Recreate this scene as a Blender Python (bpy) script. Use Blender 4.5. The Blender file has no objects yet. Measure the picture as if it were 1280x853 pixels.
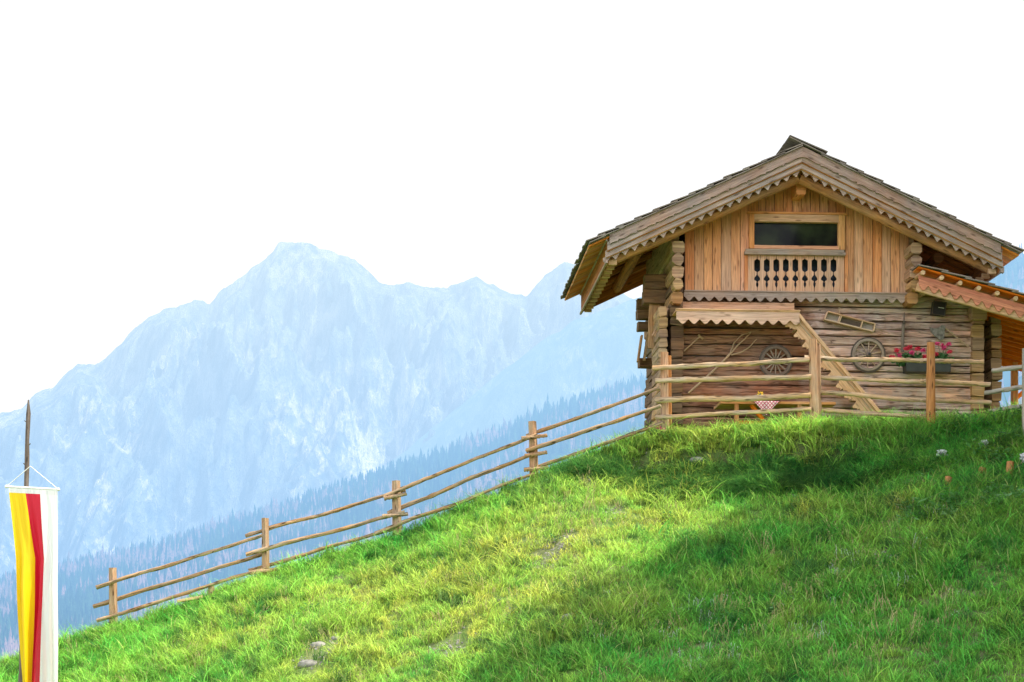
import bpy, math, random
import numpy as np
from mathutils import Vector, noise as mnoise

rng = random.Random(11)
nrs = np.random.RandomState(5)
C = bpy.context.scene.collection
R = math.radians
F = 2400.0                       # focal length in photo pixels (1280 wide); eye level is row 860

# ------------------------------------------------------------------ helpers
def P(px, py, Y):
    return Vector(((px-640)/F*Y, Y, (860-py)/F*Y))

def fbm(x, y, z=0, o=4):
    return mnoise.fractal(Vector((x, y, z)), 1.0, 2.0, o)

# house frame: origin on the facade plane, X along the facade, Y into the house
PSI = math.atan(150/2400)
RX, RY = 363/F*29.6, 29.6
EX = (math.cos(PSI), math.sin(PSI)); EY = (-math.sin(PSI), math.cos(PSI))
def H(px, py, c=0.0):
    d = ((px-640)/F, 1.0, (860-py)/F)
    t = (c + RX*EY[0]+RY*EY[1])/(d[0]*EY[0]+d[1]*EY[1])
    w = (t*d[0]-RX, t*d[1]-RY)
    return (w[0]*EX[0]+w[1]*EX[1], t*d[2])
def HV(px, py, c=0.0):
    a = H(px, py, c); return Vector((a[0], c, a[1]))
def LW(v):
    return Vector((RX+v[0]*EX[0]+v[1]*EY[0], RY+v[0]*EX[1]+v[1]*EY[1], v[2]))
def WL(w):
    a, b = w[0]-RX, w[1]-RY
    return Vector((a*EX[0]+b*EX[1], a*EY[0]+b*EY[1], w[2]))

# ------------------------------------------------------------------ terrain
CR = [(-700,960,32.5),(-400,915,31.5),(-200,890,31),(0,832,30.3),(140,790,30),(240,757,29.9),(320,724,29.7),(400,702,29.6),(497,676,29.4),
      (600,632,29.2),(668,602,29),(760,567,28.6),(830,550,28.2),(900,547,27.8),(1018,543,27.1),(1100,540,26.9),(1163,540,26.7),
      (1220,538,26.7),(1280,528,26.8),(1400,500,27.2),(1600,480,28),(2400,470,30)]
_cx = np.array([(a-640)/F*c for a, b, c in CR]); _cy = np.array([c for a, b, c in CR]); _cz = np.array([(860-b)/F*c for a, b, c in CR])
def crest(x): return np.interp(x, _cx, _cy), np.interp(x, _cx, _cz)
def sstep(a, b, t):
    t = np.clip((t-a)/(b-a), 0, 1); return t*t*(3-2*t)
def base_h(x, y):
    x = np.asarray(x, float); y = np.asarray(y, float)
    yc, zc = crest(x)
    d = yc-y
    bankw = sstep(0.9, 2.2, x)*(1-.6*sstep(5.0, 7.2, x))
    bank = bankw*(0.62-.26*sstep(4.4,5.4,x))*sstep(0.05, 0.32, d)
    s = 0.45
    front = zc - bank - s*np.maximum(d, 0) - 0.02*np.sin(x*1.3+y)*np.minimum(np.maximum(d,0),1)
    zf = -1.75
    front = np.where(front > zf+1.2, front, zf+1.2*np.exp((front-zf-1.2)/1.2))      # eases out into the foot of the slope
    e = np.maximum(-d, 0)
    plat = sstep(0.6, 1.9, x)
    back_h = zc + plat*np.minimum(e*0.12, 0.25) - (1-plat)*0.33*e
    far = np.maximum(e-9, 0)
    back_h = back_h - plat*0.33*far
    back_h = np.maximum(back_h, -90+3*np.sin(x*.01)*np.cos(y*.013))
    back = back_h
    return np.where(d > 0, front, back)
def wob(x, y):
    near = math.exp(-((x)**2+(y-25)**2)/900.0)
    return near*(0.07*fbm(x*.9, y*.9) + 0.035*fbm(x*3, y*3, 3))
def zt(x, y): return float(base_h(x, y)) + wob(x, y)
def hit(px, py, t0=13.0, t1=45.0):
    t = t0
    while t < t1:
        p = P(px, py, t)
        if p.z < zt(p.x, p.y):
            return Vector((p.x, p.y, zt(p.x, p.y)))
        t += 0.04
    return None

# ------------------------------------------------------------------ mesh builder
class MB:
    def __init__(s): s.v=[]; s.f=[]; s.uv=[]; s.sm=[]
    def face(s, idx, uvs, smooth=False):
        s.f.append(idx); s.uv.extend(uvs); s.sm.append(smooth)
    def sweep(s, pts, prof, scales=None, up=(0,0,1), jit=0.0, smooth=False, twist=0.0, cap=True):
        pts = [Vector(p) for p in pts]; n=len(prof); m=len(pts)
        up = Vector(up)
        if scales is None: scales=[1.0]*m
        per=[0.0]
        for i in range(n):
            a=prof[i]; b=prof[(i+1)%n]; per.append(per[-1]+math.hypot(a[0]-b[0],a[1]-b[1]))
        u=rng.uniform(0,40); v0=rng.uniform(0,40)
        rings=[]; us=[]
        for k in range(m):
            t=(pts[min(k+1,m-1)]-pts[max(k-1,0)])
            if t.length<1e-9: t=Vector((0,0,1))
            t.normalize()
            upv = up if abs(t.dot(up.normalized()))<0.97 else Vector((0,1,0)) if abs(t.y)<.9 else Vector((1,0,0))
            side=t.cross(upv).normalized(); u2=side.cross(t).normalized()
            if k>0: u+=(pts[k]-pts[k-1]).length
            us.append(u)
            ring=[]
            for (a,b) in prof:
                q=pts[k]+side*(a*scales[k])+u2*(b*scales[k])
                if jit: q=q+Vector((rng.gauss(0,jit),rng.gauss(0,jit),rng.gauss(0,jit)))
                ring.append(len(s.v)); s.v.append(tuple(q))
            rings.append(ring)
        for k in range(m-1):
            for i in range(n):
                j=(i+1)%n
                s.face([rings[k][i],rings[k][j],rings[k+1][j],rings[k+1][i]],
                       [(us[k],v0+per[i]),(us[k],v0+per[i+1]),(us[k+1],v0+per[i+1]),(us[k+1],v0+per[i])],smooth)
        if cap:
            for k,rev in ((0,False),(m-1,True)):
                idx=[]
                for i in rings[k]:
                    idx.append(len(s.v) if smooth else i)
                    if smooth: s.v.append(s.v[i])
                uvs=[(us[k]+prof[i][0]*.15, v0+prof[i][1]+3) for i in range(n)]
                if not rev: idx=idx[::-1]; uvs=uvs[::-1]
                # sweep winding: side x up = tangent direction handled by recalc
                s.face(idx,uvs,False)
    def beam(s,p0,p1,w,h,ch=0.004,up=(0,0,1),jit=0.0,segs=1,bow=0.0):
        p0=Vector(p0);p1=Vector(p1)
        pts=[p0.lerp(p1,i/segs) for i in range(segs+1)]
        if bow:
            for i in range(1,segs): pts[i]=pts[i]+Vector(up)*bow*math.sin(math.pi*i/segs)
        s.sweep(pts,rect(w,h,ch),up=up,jit=jit)
    def log(s,p0,p1,r0,r1=None,segs=8,n=10,wav=0.01,jit=0.0015):
        p0=Vector(p0);p1=Vector(p1); r1=r0 if r1 is None else r1
        L=(p1-p0).length; o=rng.uniform(0,99)
        pts=[];sc=[]
        for i in range(segs+1):
            t=i/segs; q=p0.lerp(p1,t)
            w=wav*min(1,4*t*(1-t)+.2)
            q=q+Vector((mnoise.noise(Vector((o,t*L*1.1,0)))*w*.6,mnoise.noise(Vector((o,t*L*1.1,5)))*w,mnoise.noise(Vector((o,t*L*1.1,9)))*w*1.6))
            pts.append(q); sc.append((r0+(r1-r0)*t)/r0*(1+.07*mnoise.noise(Vector((o+30,t*L*4,0)))))
        s.sweep(pts,circ(r0,n),sc,jit=jit,smooth=True)
    def box(s,c,sz,grain='x',ch=0.003,jit=0.0):
        c=Vector(c); x,y,z=sz
        if grain=='x': s.beam(c-Vector((x/2,0,0)),c+Vector((x/2,0,0)),y,z,ch,jit=jit)
        elif grain=='y': s.beam(c-Vector((0,y/2,0)),c+Vector((0,y/2,0)),x,z,ch,jit=jit)
        else: s.beam(c-Vector((0,0,z/2)),c+Vector((0,0,z/2)),x,y,ch,up=(0,1,0),jit=jit)
    def strip(s,A,B,nrm,th,ud=None):
        """slab between two polylines A,B (same count), thickness th along nrm"""
        nrm=Vector(nrm)*th; n=len(A); A=[Vector(a) for a in A];B=[Vector(b) for b in B]
        o=len(s.v); u0=rng.uniform(0,40); v0=rng.uniform(0,40)
        ud=(A[-1]-A[0]).normalized() if ud is None else Vector(ud)
        vd=ud.cross(Vector(nrm).normalized())
        for lst,off in ((A,0),(B,0),(A,1),(B,1)):
            for p in lst: s.v.append(tuple(p+nrm*off))
        def uvp(i):
            p=Vector(s.v[i]); return (u0+p.dot(ud),v0+p.dot(vd))
        def q(a,b,c,d,e=0):
            us=[uvp(i) for i in (a,b,c,d)]
            if e: us[2]=(us[2][0],us[2][1]+th);us[3]=(us[3][0],us[3][1]+th)
            s.face([a,b,c,d],us)
        a0,b0,a1,b1=o,o+n,o+2*n,o+3*n
        for i in range(n-1):
            q(a0+i,a0+i+1,b0+i+1,b0+i); q(a1+i+1,a1+i,b1+i,b1+i+1)
            q(a0+i+1,a0+i,a1+i,a1+i+1,1); q(b0+i,b0+i+1,b1+i+1,b1+i,1)
        q(a0,b0,b1,a1,1); q(b0+n-1,a0+n-1,a1+n-1,b1+n-1,1)
    def quad(s,a,b,c,d,uv=((0,0),(1,0),(1,1),(0,1))):
        o=len(s.v); s.v.extend([tuple(a),tuple(b),tuple(c),tuple(d)]); s.face([o,o+1,o+2,o+3],list(uv))
    def blob(s,c,r,n=8,m=6,jit=.12,sc=(1,1,1)):
        o=len(s.v); c=Vector(c)
        for j in range(m+1):
            for i in range(n):
                th=math.pi*j/m; ph=2*math.pi*i/n
                d=Vector((math.sin(th)*math.cos(ph)*sc[0],math.sin(th)*math.sin(ph)*sc[1],math.cos(th)*sc[2]))
                s.v.append(tuple(c+d*r*(1+rng.uniform(-jit,jit))))
        for j in range(m):
            for i in range(n):
                k=(i+1)%n
                s.face([o+j*n+i,o+j*n+k,o+(j+1)*n+k,o+(j+1)*n+i],[(i,j),(i+1,j),(i+1,j+1),(i,j+1)],True)
    def build(s,name,mat,parent=None,org=(0,0,0),loc=None,rotz=0.0,recalc=True):
        me=bpy.data.meshes.new(name); o=Vector(org)
        va=np.array(s.v,dtype=np.float32)-np.array(o,dtype=np.float32)
        me.from_pydata(va.tolist(),[],s.f)
        ul=me.uv_layers.new(name='UVMap')
        ul.data.foreach_set('uv',np.array(s.uv,dtype=np.float32).ravel())
        me.polygons.foreach_set('use_smooth',s.sm)
        me.materials.append(mat)
        if recalc:
            import bmesh
            bm=bmesh.new(); bm.from_mesh(me); bmesh.ops.recalc_face_normals(bm,faces=bm.faces); bm.to_mesh(me); bm.free()
        me.update()
        ob=bpy.data.objects.new(name,me); C.objects.link(ob)
        if parent: ob.parent=parent
        if loc is not None: ob.location=loc
        ob.rotation_euler=(0,0,rotz)
        return ob
def rect(w,h,ch=0.004):
    a,b=w/2,h/2; c=min(ch,a*.6,b*.6)
    return [(-a+c,-b),(a-c,-b),(a,-b+c),(a,b-c),(a-c,b),(-a+c,b),(-a,b-c),(-a,-b+c)]
def circ(r,n): return [(r*math.cos(2*math.pi*i/n),r*math.sin(2*math.pi*i/n)) for i in range(n)]
def tag(o,label=None,cat=None,group=None,kind=None):
    if label: o['label']=label
    if cat: o['category']=cat
    if group: o['group']=group
    if kind: o['kind']=kind
    return o
def thing(name,label,cat,loc,rotz=0,group=None):
    o=bpy.data.objects.new(name,None); C.objects.link(o); o.empty_display_size=.2
    o.location=loc; o.rotation_euler=(0,0,rotz)
    return tag(o,label,cat,group)
def hthing(name,label,cat,org,group=None):
    """thing placed in the house frame at local point org"""
    return thing(name,label,cat,LW(org),PSI,group)
def hsolo(mb,name,mat,org,label,cat,group=None):
    return tag(mb.build(name,mat,None,org,LW(org),PSI),label,cat,group)

# ------------------------------------------------------------------ materials
def newmat(name):
    m=bpy.data.materials.new(name); m.use_nodes=True; nt=m.node_tree
    for n in list(nt.nodes): nt.nodes.remove(n)
    out=nt.nodes.new('ShaderNodeOutputMaterial'); return m,nt,out
def N(nt,t,**kw):
    n=nt.nodes.new(t)
    for k,v in kw.items():
        if k.startswith('i_'):
            key=k[2:]; key=int(key) if key.isdigit() else key
            n.inputs[key].default_value=v
        else: setattr(n,k,v)
    return n
def mixc(nt,fac,a,b,blend='MIX'):
    n=nt.nodes.new('ShaderNodeMix'); n.data_type='RGBA'; n.blend_type=blend
    for sock,val in ((0,fac),(6,a),(7,b)):
        if isinstance(val,(int,float)): n.inputs[sock].default_value=val
        elif isinstance(val,tuple): n.inputs[sock].default_value=(*val,1) if len(val)==3 else val
        else: nt.links.new(val,n.inputs[sock])
    return n.outputs[2]
def mth(nt,op,a,b=None,clamp=False):
    n=nt.nodes.new('ShaderNodeMath'); n.operation=op; n.use_clamp=clamp
    for i,val in enumerate((a,b)):
        if val is None: continue
        if isinstance(val,(int,float)): n.inputs[i].default_value=val
        else: nt.links.new(val,n.inputs[i])
    return n.outputs[0]
def rmp(nt,fac,*stops):
    n=nt.nodes.new('ShaderNodeValToRGB'); nt.links.new(fac,n.inputs[0])
    el=n.color_ramp.elements
    while len(el)>1: el.remove(el[-1])
    for i,(p,c) in enumerate(stops):
        e=el[0] if i==0 else el.new(p)
        e.position=p; e.color=(c,c,c,1) if isinstance(c,(int,float)) else (*c,1)
    return n.outputs[0]
def mapr(nt,v,a,b,c,d):
    n=nt.nodes.new('ShaderNodeMapRange'); nt.links.new(v,n.inputs[0])
    for i,x in enumerate((a,b,c,d)): n.inputs[i+1].default_value=x
    return n.outputs[0]

def wood(name,light,dark,grey=(.33,.30,.27),greyamt=0.3,var=0.35,rough=.75,knots=.7,bump=.35,grain=26.0,shelter=None,topwarm=None,ckamt=.28):
    m,nt,out=newmat(name); L=nt.links.new
    uv=N(nt,'ShaderNodeUVMap',uv_map='UVMap')
    mp=N(nt,'ShaderNodeMapping'); mp.inputs['Scale'].default_value=(1.3,grain,1); L(uv.outputs[0],mp.inputs[0])
    wn=N(nt,'ShaderNodeTexNoise',i_Scale=1.0,i_Detail=5.0,i_Roughness=.65,i_Distortion=.6); L(mp.outputs[0],wn.inputs[0])
    mp2=N(nt,'ShaderNodeMapping'); mp2.inputs['Scale'].default_value=(3.5,grain*4,1); L(uv.outputs[0],mp2.inputs[0])
    fn=N(nt,'ShaderNodeTexNoise',i_Scale=1.0,i_Detail=3.0); L(mp2.outputs[0],fn.inputs[0])
    geo=N(nt,'ShaderNodeNewGeometry')
    g=rmp(nt,wn.outputs[0],(.3,0.0),(.68,1.0))
    col=mixc(nt,g,dark,light)
    # per board value and hue
    rv=geo.outputs['Random Per Island']
    hs=N(nt,'ShaderNodeHueSaturation'); L(col,hs.inputs['Color'])
    L(mapr(nt,rv,0,1,1-var,1+var),hs.inputs['Value'])
    r2=mth(nt,'FRACT',mth(nt,'MULTIPLY',rv,7.31)); L(mapr(nt,r2,0,1,.488,.512),hs.inputs['Hue'])
    r3=mth(nt,'FRACT',mth(nt,'MULTIPLY',rv,13.7)); L(mapr(nt,r3,0,1,.8,1.12),hs.inputs['Saturation'])
    col=hs.outputs[0]
    # weathering
    tn=N(nt,'ShaderNodeTexNoise',i_Scale=1.7,i_Detail=5.0,i_Roughness=.7); L(geo.outputs['Position'],tn.inputs[0])
    w=mth(nt,'MULTIPLY',rmp(nt,tn.outputs[0],(.38,0.0),(.66,1.0)),greyamt*1.4,True)
    w=mth(nt,'ADD',w,mth(nt,'MULTIPLY',r3,greyamt*.35),True)
    col=mixc(nt,w,col,mixc(nt,g,tuple(c*.55 for c in grey),grey))
    # knots
    if knots:
        mk=N(nt,'ShaderNodeMapping'); mk.inputs['Scale'].default_value=(2.0,7.0,1); L(uv.outputs[0],mk.inputs[0])
        vo=N(nt,'ShaderNodeTexVoronoi',i_Scale=1.0); vo.voronoi_dimensions='2D'; L(mk.outputs[0],vo.inputs[0])
        kk=rmp(nt,vo.outputs['Distance'],(.045,1.0),(.13,0.0))
        col=mixc(nt,mth(nt,'MULTIPLY',kk,knots),col,tuple(c*.28 for c in dark))
    if topwarm:     # boards under the eaves keep their orange, the lower ends bleach to grey-pink
        tcy=N(nt,'ShaderNodeTexCoord'); spy=N(nt,'ShaderNodeSeparateXYZ'); L(tcy.outputs['Object'],spy.inputs[0])
        zz=mth(nt,'ADD',spy.outputs[2],mth(nt,'MULTIPLY',mth(nt,'SUBTRACT',r3,.5),.9))
        tw=mapr(nt,zz,topwarm[0],topwarm[1],0,1)
        col=mixc(nt,mth(nt,'MULTIPLY',mth(nt,'SUBTRACT',1.0,tw),.55,True),col,mixc(nt,g,(.44,.27,.18),(.74,.52,.38)))
        col=mixc(nt,mth(nt,'MULTIPLY',tw,.5,True),col,mixc(nt,g,(.48,.16,.05),(.84,.36,.13)))
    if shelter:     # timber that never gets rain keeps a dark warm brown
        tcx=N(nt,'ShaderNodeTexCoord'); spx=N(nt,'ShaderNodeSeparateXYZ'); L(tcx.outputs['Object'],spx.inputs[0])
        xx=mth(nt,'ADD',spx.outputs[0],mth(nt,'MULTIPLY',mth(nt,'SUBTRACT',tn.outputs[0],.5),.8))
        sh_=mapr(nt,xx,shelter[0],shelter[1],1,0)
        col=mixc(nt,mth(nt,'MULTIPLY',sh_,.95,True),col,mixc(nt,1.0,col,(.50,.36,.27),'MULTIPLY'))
    f2=rmp(nt,fn.outputs[0],(.3,.72),(.62,1.08))
    col=mixc(nt,1.0,col,f2,'MULTIPLY')
    # drying cracks
    mc=N(nt,'ShaderNodeMapping'); mc.inputs['Scale'].default_value=(.9,14,1); L(uv.outputs[0],mc.inputs[0])
    vc=N(nt,'ShaderNodeTexNoise',i_Scale=1.0,i_Detail=2.0,i_Distortion=.3); L(mc.outputs[0],vc.inputs[0])
    ck=rmp(nt,mth(nt,'ABSOLUTE',mth(nt,'SUBTRACT',vc.outputs[0],.5)),(.0,1.0),(.018,0.0))
    col=mixc(nt,mth(nt,'MULTIPLY',ck,ckamt),col,tuple(c*.2 for c in dark))
    b=N(nt,'ShaderNodeBsdfPrincipled'); b.inputs['Roughness'].default_value=rough
    b.inputs['Specular IOR Level'].default_value=.25
    L(col,b.inputs['Base Color'])
    bp=N(nt,'ShaderNodeBump',i_Strength=bump,i_Distance=.01)
    L(mth(nt,'SUBTRACT',mth(nt,'ADD',wn.outputs[0],mth(nt,'MULTIPLY',fn.outputs[0],.4)),ck),bp.inputs['Height']); L(bp.outputs[0],b.inputs['Normal'])
    L(b.outputs[0],out.inputs[0]); return m
def plain(name,col,rough=.6,var=.2,scale=8,metal=0,transl=0,bump=.2):
    m,nt,out=newmat(name); L=nt.links.new
    tc=N(nt,'ShaderNodeTexCoord'); n1=N(nt,'ShaderNodeTexNoise',i_Scale=scale,i_Detail=5.0); L(tc.outputs['Object'],n1.inputs[0])
    c=mixc(nt,rmp(nt,n1.outputs[0],(.3,0.0),(.7,1.0)),tuple(x*(1-var) for x in col),tuple(min(x*(1+var),1) for x in col))
    b=N(nt,'ShaderNodeBsdfPrincipled'); b.inputs['Roughness'].default_value=rough; b.inputs['Metallic'].default_value=metal
    L(c,b.inputs['Base Color'])
    bp=N(nt,'ShaderNodeBump',i_Strength=bump,i_Distance=.005); L(n1.outputs[0],bp.inputs['Height']); L(bp.outputs[0],b.inputs['Normal'])
    sh=b.outputs[0]
    if transl:
        t=N(nt,'ShaderNodeBsdfTranslucent'); L(c,t.inputs[0]); mx=N(nt,'ShaderNodeMixShader',i_0=transl); L(sh,mx.inputs[1]); L(t.outputs[0],mx.inputs[2]); sh=mx.outputs[0]
    L(sh,out.inputs[0]); return m

M={}
M['gable']=wood('gable_pine',(.87,.42,.20),(.55,.20,.08),(.62,.46,.35),.15,var=.26,grain=22,knots=.85,topwarm=(2.15,3.35))
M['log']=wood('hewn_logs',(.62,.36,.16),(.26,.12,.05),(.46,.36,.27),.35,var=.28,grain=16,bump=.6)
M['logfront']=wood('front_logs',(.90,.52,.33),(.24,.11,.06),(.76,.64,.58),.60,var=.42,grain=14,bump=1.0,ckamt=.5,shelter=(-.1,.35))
M['logdark']=wood('shaded_logs',(.30,.17,.08),(.10,.05,.025),(.22,.17,.13),.3,var=.3,grain=16,bump=.5)  # darker copy of the logs, shade put into its colour
M['barge']=wood('weathered_barge',(.58,.42,.31),(.30,.18,.12),(.45,.42,.42),.45,var=.16,grain=24)
M['bargetop']=wood('weathered_barge_wave',(.52,.35,.25),(.25,.14,.09),(.40,.35,.34),.45,var=.14,grain=24)
M['shake']=wood('roof_shakes',(.24,.19,.15),(.08,.06,.05),(.34,.32,.30),.5,var=.35,grain=30)
M['soffit']=wood('soffit_boards',(.85,.38,.13),(.48,.18,.05),(.3,.2,.14),.05,var=.2,grain=20)
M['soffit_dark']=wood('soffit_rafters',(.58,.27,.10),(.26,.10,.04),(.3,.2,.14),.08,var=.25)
M['orange']=wood('fresh_larch',(.92,.33,.11),(.60,.17,.05),(.5,.34,.22),.0,var=.15,grain=22)
M['soffit_r']=wood('sunlit_soffit',(.95,.46,.17),(.74,.28,.08),(.5,.34,.22),.0,var=.2,grain=20)  # brighter soffit copy: reflected sunlight on the right eave put into its orange
M['rakewood']=wood('rake_log_wood',(.66,.35,.15),(.30,.14,.05),(.4,.3,.2),.3,var=.1,grain=12)
M['porchwood']=wood('porch_fascia_wood',(.80,.27,.085),(.46,.13,.035),(.5,.34,.22),.05,var=.12,grain=22)
M['framewood']=wood('window_frame_wood',(.84,.45,.22),(.62,.26,.10),(.5,.34,.22),.1,var=.08,grain=22)
M['pale']=wood('pale_pine',(.84,.58,.34),(.58,.34,.17),(.62,.50,.42),.25,var=.1,knots=.4)
M['pinkpine']=wood('pinkish_pine',(.80,.52,.34),(.56,.32,.19),(.62,.50,.42),.25,var=.1,knots=.5)
M['skirt']=wood('weathered_skirt',(.52,.38,.28),(.30,.20,.14),(.42,.38,.35),.5,var=.14,knots=.3)
M['fence']=wood('peeled_poles',(.82,.58,.32),(.44,.25,.12),(.62,.55,.45),.45,var=.22,knots=.9,grain=14,bump=.8,ckamt=.6)
M['fence2']=wood('barked_poles',(.66,.42,.21),(.22,.11,.05),(.46,.38,.29),.5,var=.35,knots=.9,grain=12,bump=.9,ckamt=.7)
M['fencepost']=wood('barky_post',(.62,.32,.13),(.34,.14,.05),(.45,.36,.28),.2,var=.15,knots=.8,grain=12)
M['fence3']=wood('peeled_posts',(.64,.40,.23),(.32,.16,.08),(.52,.45,.36),.4,var=.2,knots=.9,grain=12)
M['greypole']=wood('grey_poles',(.55,.48,.38),(.32,.26,.2),(.5,.48,.44),.5,var=.15)
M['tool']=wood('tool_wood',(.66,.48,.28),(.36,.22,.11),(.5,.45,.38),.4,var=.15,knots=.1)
M['tooldark']=wood('old_tool_wood',(.26,.2,.15),(.10,.07,.05),(.25,.22,.2),.4,var=.15,knots=.1)
M['oldgrey']=wood('grey_old_wood',(.42,.34,.25),(.22,.16,.11),(.4,.37,.33),.4,var=.15,knots=.1)
M['polewood']=wood('flagpole_bark',(.20,.15,.12),(.06,.045,.04),(.3,.27,.25),.4,var=.1,knots=.9)
M['black']=plain('black_paint',(.02,.02,.022),.5)
M['voiddark']=plain('dark_interior',(.035,.05,.075),.8,.6,14)
M['iron']=plain('rusty_iron',(.11,.09,.07),.55,.4,20,.6)
M['steel']=plain('worn_axe_steel',(.22,.22,.19),.45,.5,30,.5)
M['white']=plain('white_plastic',(.85,.85,.85),.5,.03)
M['cord']=plain('white_cord',(.8,.8,.78),.8,.05)
M['stone']=plain('limestone',(.30,.29,.27),.9,.35,14,bump=.8)
M['leafg']=plain('geranium_leaf',(.06,.17,.05),.6,.4,25,transl=.25)
M['redf']=plain('red_petals',(.75,.05,.10),.6,.2,30,transl=.3)
M['pinkf']=plain('pink_petals',(.88,.10,.30),.6,.2,30,transl=.3)
M['yellowf']=plain('yellow_petals',(.9,.6,.03),.6,.2,30,transl=.3)
M['whitef']=plain('white_petals',(.8,.82,.86),.6,.1,30,transl=.3)
M['plantbox']=plain('dark_planter',(.03,.035,.03),.5,.3)
M['glassvase']=plain('glass_vase',(.5,.5,.45),.15,.1)

def glass_mat():
    m,nt,out=newmat('window_glass'); L=nt.links.new
    geo=N(nt,'ShaderNodeNewGeometry'); n=N(nt,'ShaderNodeTexNoise',i_Scale=2.3,i_Detail=4.0); L(geo.outputs['Position'],n.inputs[0])
    c=rmp(nt,n.outputs[0],(.4,(.008,.009,.011)),(.62,(.03,.04,.022)))
    b=N(nt,'ShaderNodeBsdfPrincipled',i_Roughness=.06); b.inputs['Specular IOR Level'].default_value=.09; L(c,b.inputs['Base Color']); L(b.outputs[0],out.inputs[0]); return m
M['glass']=glass_mat()
def cloth_check():
    m,nt,out=newmat('checked_tablecloth'); L=nt.links.new
    uv=N(nt,'ShaderNodeUVMap',uv_map='UVMap'); sp=N(nt,'ShaderNodeSeparateXYZ'); L(uv.outputs[0],sp.inputs[0])
    def lines(s):
        f=mth(nt,'FRACT',mth(nt,'MULTIPLY',s,11.0)); return mth(nt,'LESS_THAN',mth(nt,'ABSOLUTE',mth(nt,'SUBTRACT',f,.5)),.17)
    a=mth(nt,'MAXIMUM',lines(sp.outputs[0]),lines(sp.outputs[1]))
    c=mixc(nt,a,(.72,.58,.60),(.42,.07,.13))
    b=N(nt,'ShaderNodeBsdfPrincipled',i_Roughness=.85); L(c,b.inputs['Base Color']); L(b.outputs[0],out.inputs[0]); return m
M['cloth']=cloth_check()
def banner_mat():
    m,nt,out=newmat('banner_cloth'); L=nt.links.new
    uv=N(nt,'ShaderNodeUVMap',uv_map='UVMap'); sp=N(nt,'ShaderNodeSeparateXYZ'); L(uv.outputs[0],sp.inputs[0])
    a=mth(nt,'GREATER_THAN',sp.outputs[0],.345); b_=mth(nt,'GREATER_THAN',sp.outputs[0],.665); t=mth(nt,'GREATER_THAN',sp.outputs[1],.982)
    c=mixc(nt,a,(1.0,.68,.01),(.72,.02,.05)); c=mixc(nt,b_,c,(.93,.93,.95)); c=mixc(nt,t,c,(.86,.86,.88))
    d=N(nt,'ShaderNodeBsdfPrincipled',i_Roughness=.45); d.inputs['Specular IOR Level'].default_value=.3; L(c,d.inputs['Base Color'])
    tr=N(nt,'ShaderNodeBsdfTranslucent'); L(c,tr.inputs[0]); mx=N(nt,'ShaderNodeMixShader',i_0=.3); L(d.outputs[0],mx.inputs[1]); L(tr.outputs[0],mx.inputs[2])
    wv=N(nt,'ShaderNodeTexNoise',i_Scale=1.0,i_Detail=4.0); mpw=N(nt,'ShaderNodeMapping'); mpw.inputs['Scale'].default_value=(14,5,1); mpw.inputs['Rotation'].default_value=(0,0,.25); L(uv.outputs[0],mpw.inputs[0]); L(mpw.outputs[0],wv.inputs[0])
    bp=N(nt,'ShaderNodeBump',i_Strength=.8,i_Distance=.03); L(wv.outputs[0],bp.inputs['Height']); L(bp.outputs[0],d.inputs['Normal']); L(bp.outputs[0],tr.inputs['Normal'])
    L(mx.outputs[0],out.inputs[0]); return m
M['banner']=banner_mat()

def grass_mat(name,shift=0.0):
    m,nt,out=newmat(name); L=nt.links.new
    geo=N(nt,'ShaderNodeNewGeometry'); oi=N(nt,'ShaderNodeObjectInfo')
    at=N(nt,'ShaderNodeAttribute',attribute_name='dry',attribute_type='INSTANCER')
    uv=N(nt,'ShaderNodeUVMap',uv_map='UVMap'); sp=N(nt,'ShaderNodeSeparateXYZ'); L(uv.outputs[0],sp.inputs[0])
    n=N(nt,'ShaderNodeTexNoise',i_Scale=.8,i_Detail=4.0,i_Roughness=.6); L(geo.outputs['Position'],n.inputs[0])
    c=mixc(nt,rmp(nt,n.outputs[0],(.36,0.0),(.64,1.0)),(.13,.63,.08),(.40,.81,.11))
    rv=geo.outputs['Random Per Island']
    c=mixc(nt,mth(nt,'MULTIPLY',at.outputs['Fac'],.6,True),c,(1.0,.88,.16))  # yellow mixed in: dry grass plus sunlight put into the colour
    c=mixc(nt,rmp(nt,rv,(.90,0.0),(.93,.8)),c,(.60,.56,.22))
    hs=N(nt,'ShaderNodeHueSaturation'); L(c,hs.inputs['Color']); L(mapr(nt,mth(nt,'FRACT',mth(nt,'MULTIPLY',rv,9.7)),0,1,.55,1.5),hs.inputs['Value'])
    L(mapr(nt,oi.outputs['Random'],0,1,.475,.52),hs.inputs['Hue'])
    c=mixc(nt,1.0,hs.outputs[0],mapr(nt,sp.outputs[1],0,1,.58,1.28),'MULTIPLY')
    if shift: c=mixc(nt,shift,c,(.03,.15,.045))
    d=N(nt,'ShaderNodeBsdfPrincipled',i_Roughness=.55); d.inputs['Specular IOR Level'].default_value=.25; L(c,d.inputs['Base Color'])
    vm=N(nt,'ShaderNodeVectorMath',operation='SCALE'); L(geo.outputs['Normal'],vm.inputs[0]); vm.inputs[3].default_value=.55
    va=N(nt,'ShaderNodeVectorMath',operation='ADD'); L(vm.outputs[0],va.inputs[0]); va.inputs[1].default_value=(.12,-.15,1.0)
    vn=N(nt,'ShaderNodeVectorMath',operation='NORMALIZE'); L(va.outputs[0],vn.inputs[0]); L(vn.outputs[0],d.inputs['Normal'])
    tr=N(nt,'ShaderNodeBsdfTranslucent'); L(c,tr.inputs[0]); mx=N(nt,'ShaderNodeMixShader',i_0=.35); L(d.outputs[0],mx.inputs[1]); L(tr.outputs[0],mx.inputs[2])
    L(mx.outputs[0],out.inputs[0]); return m
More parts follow.
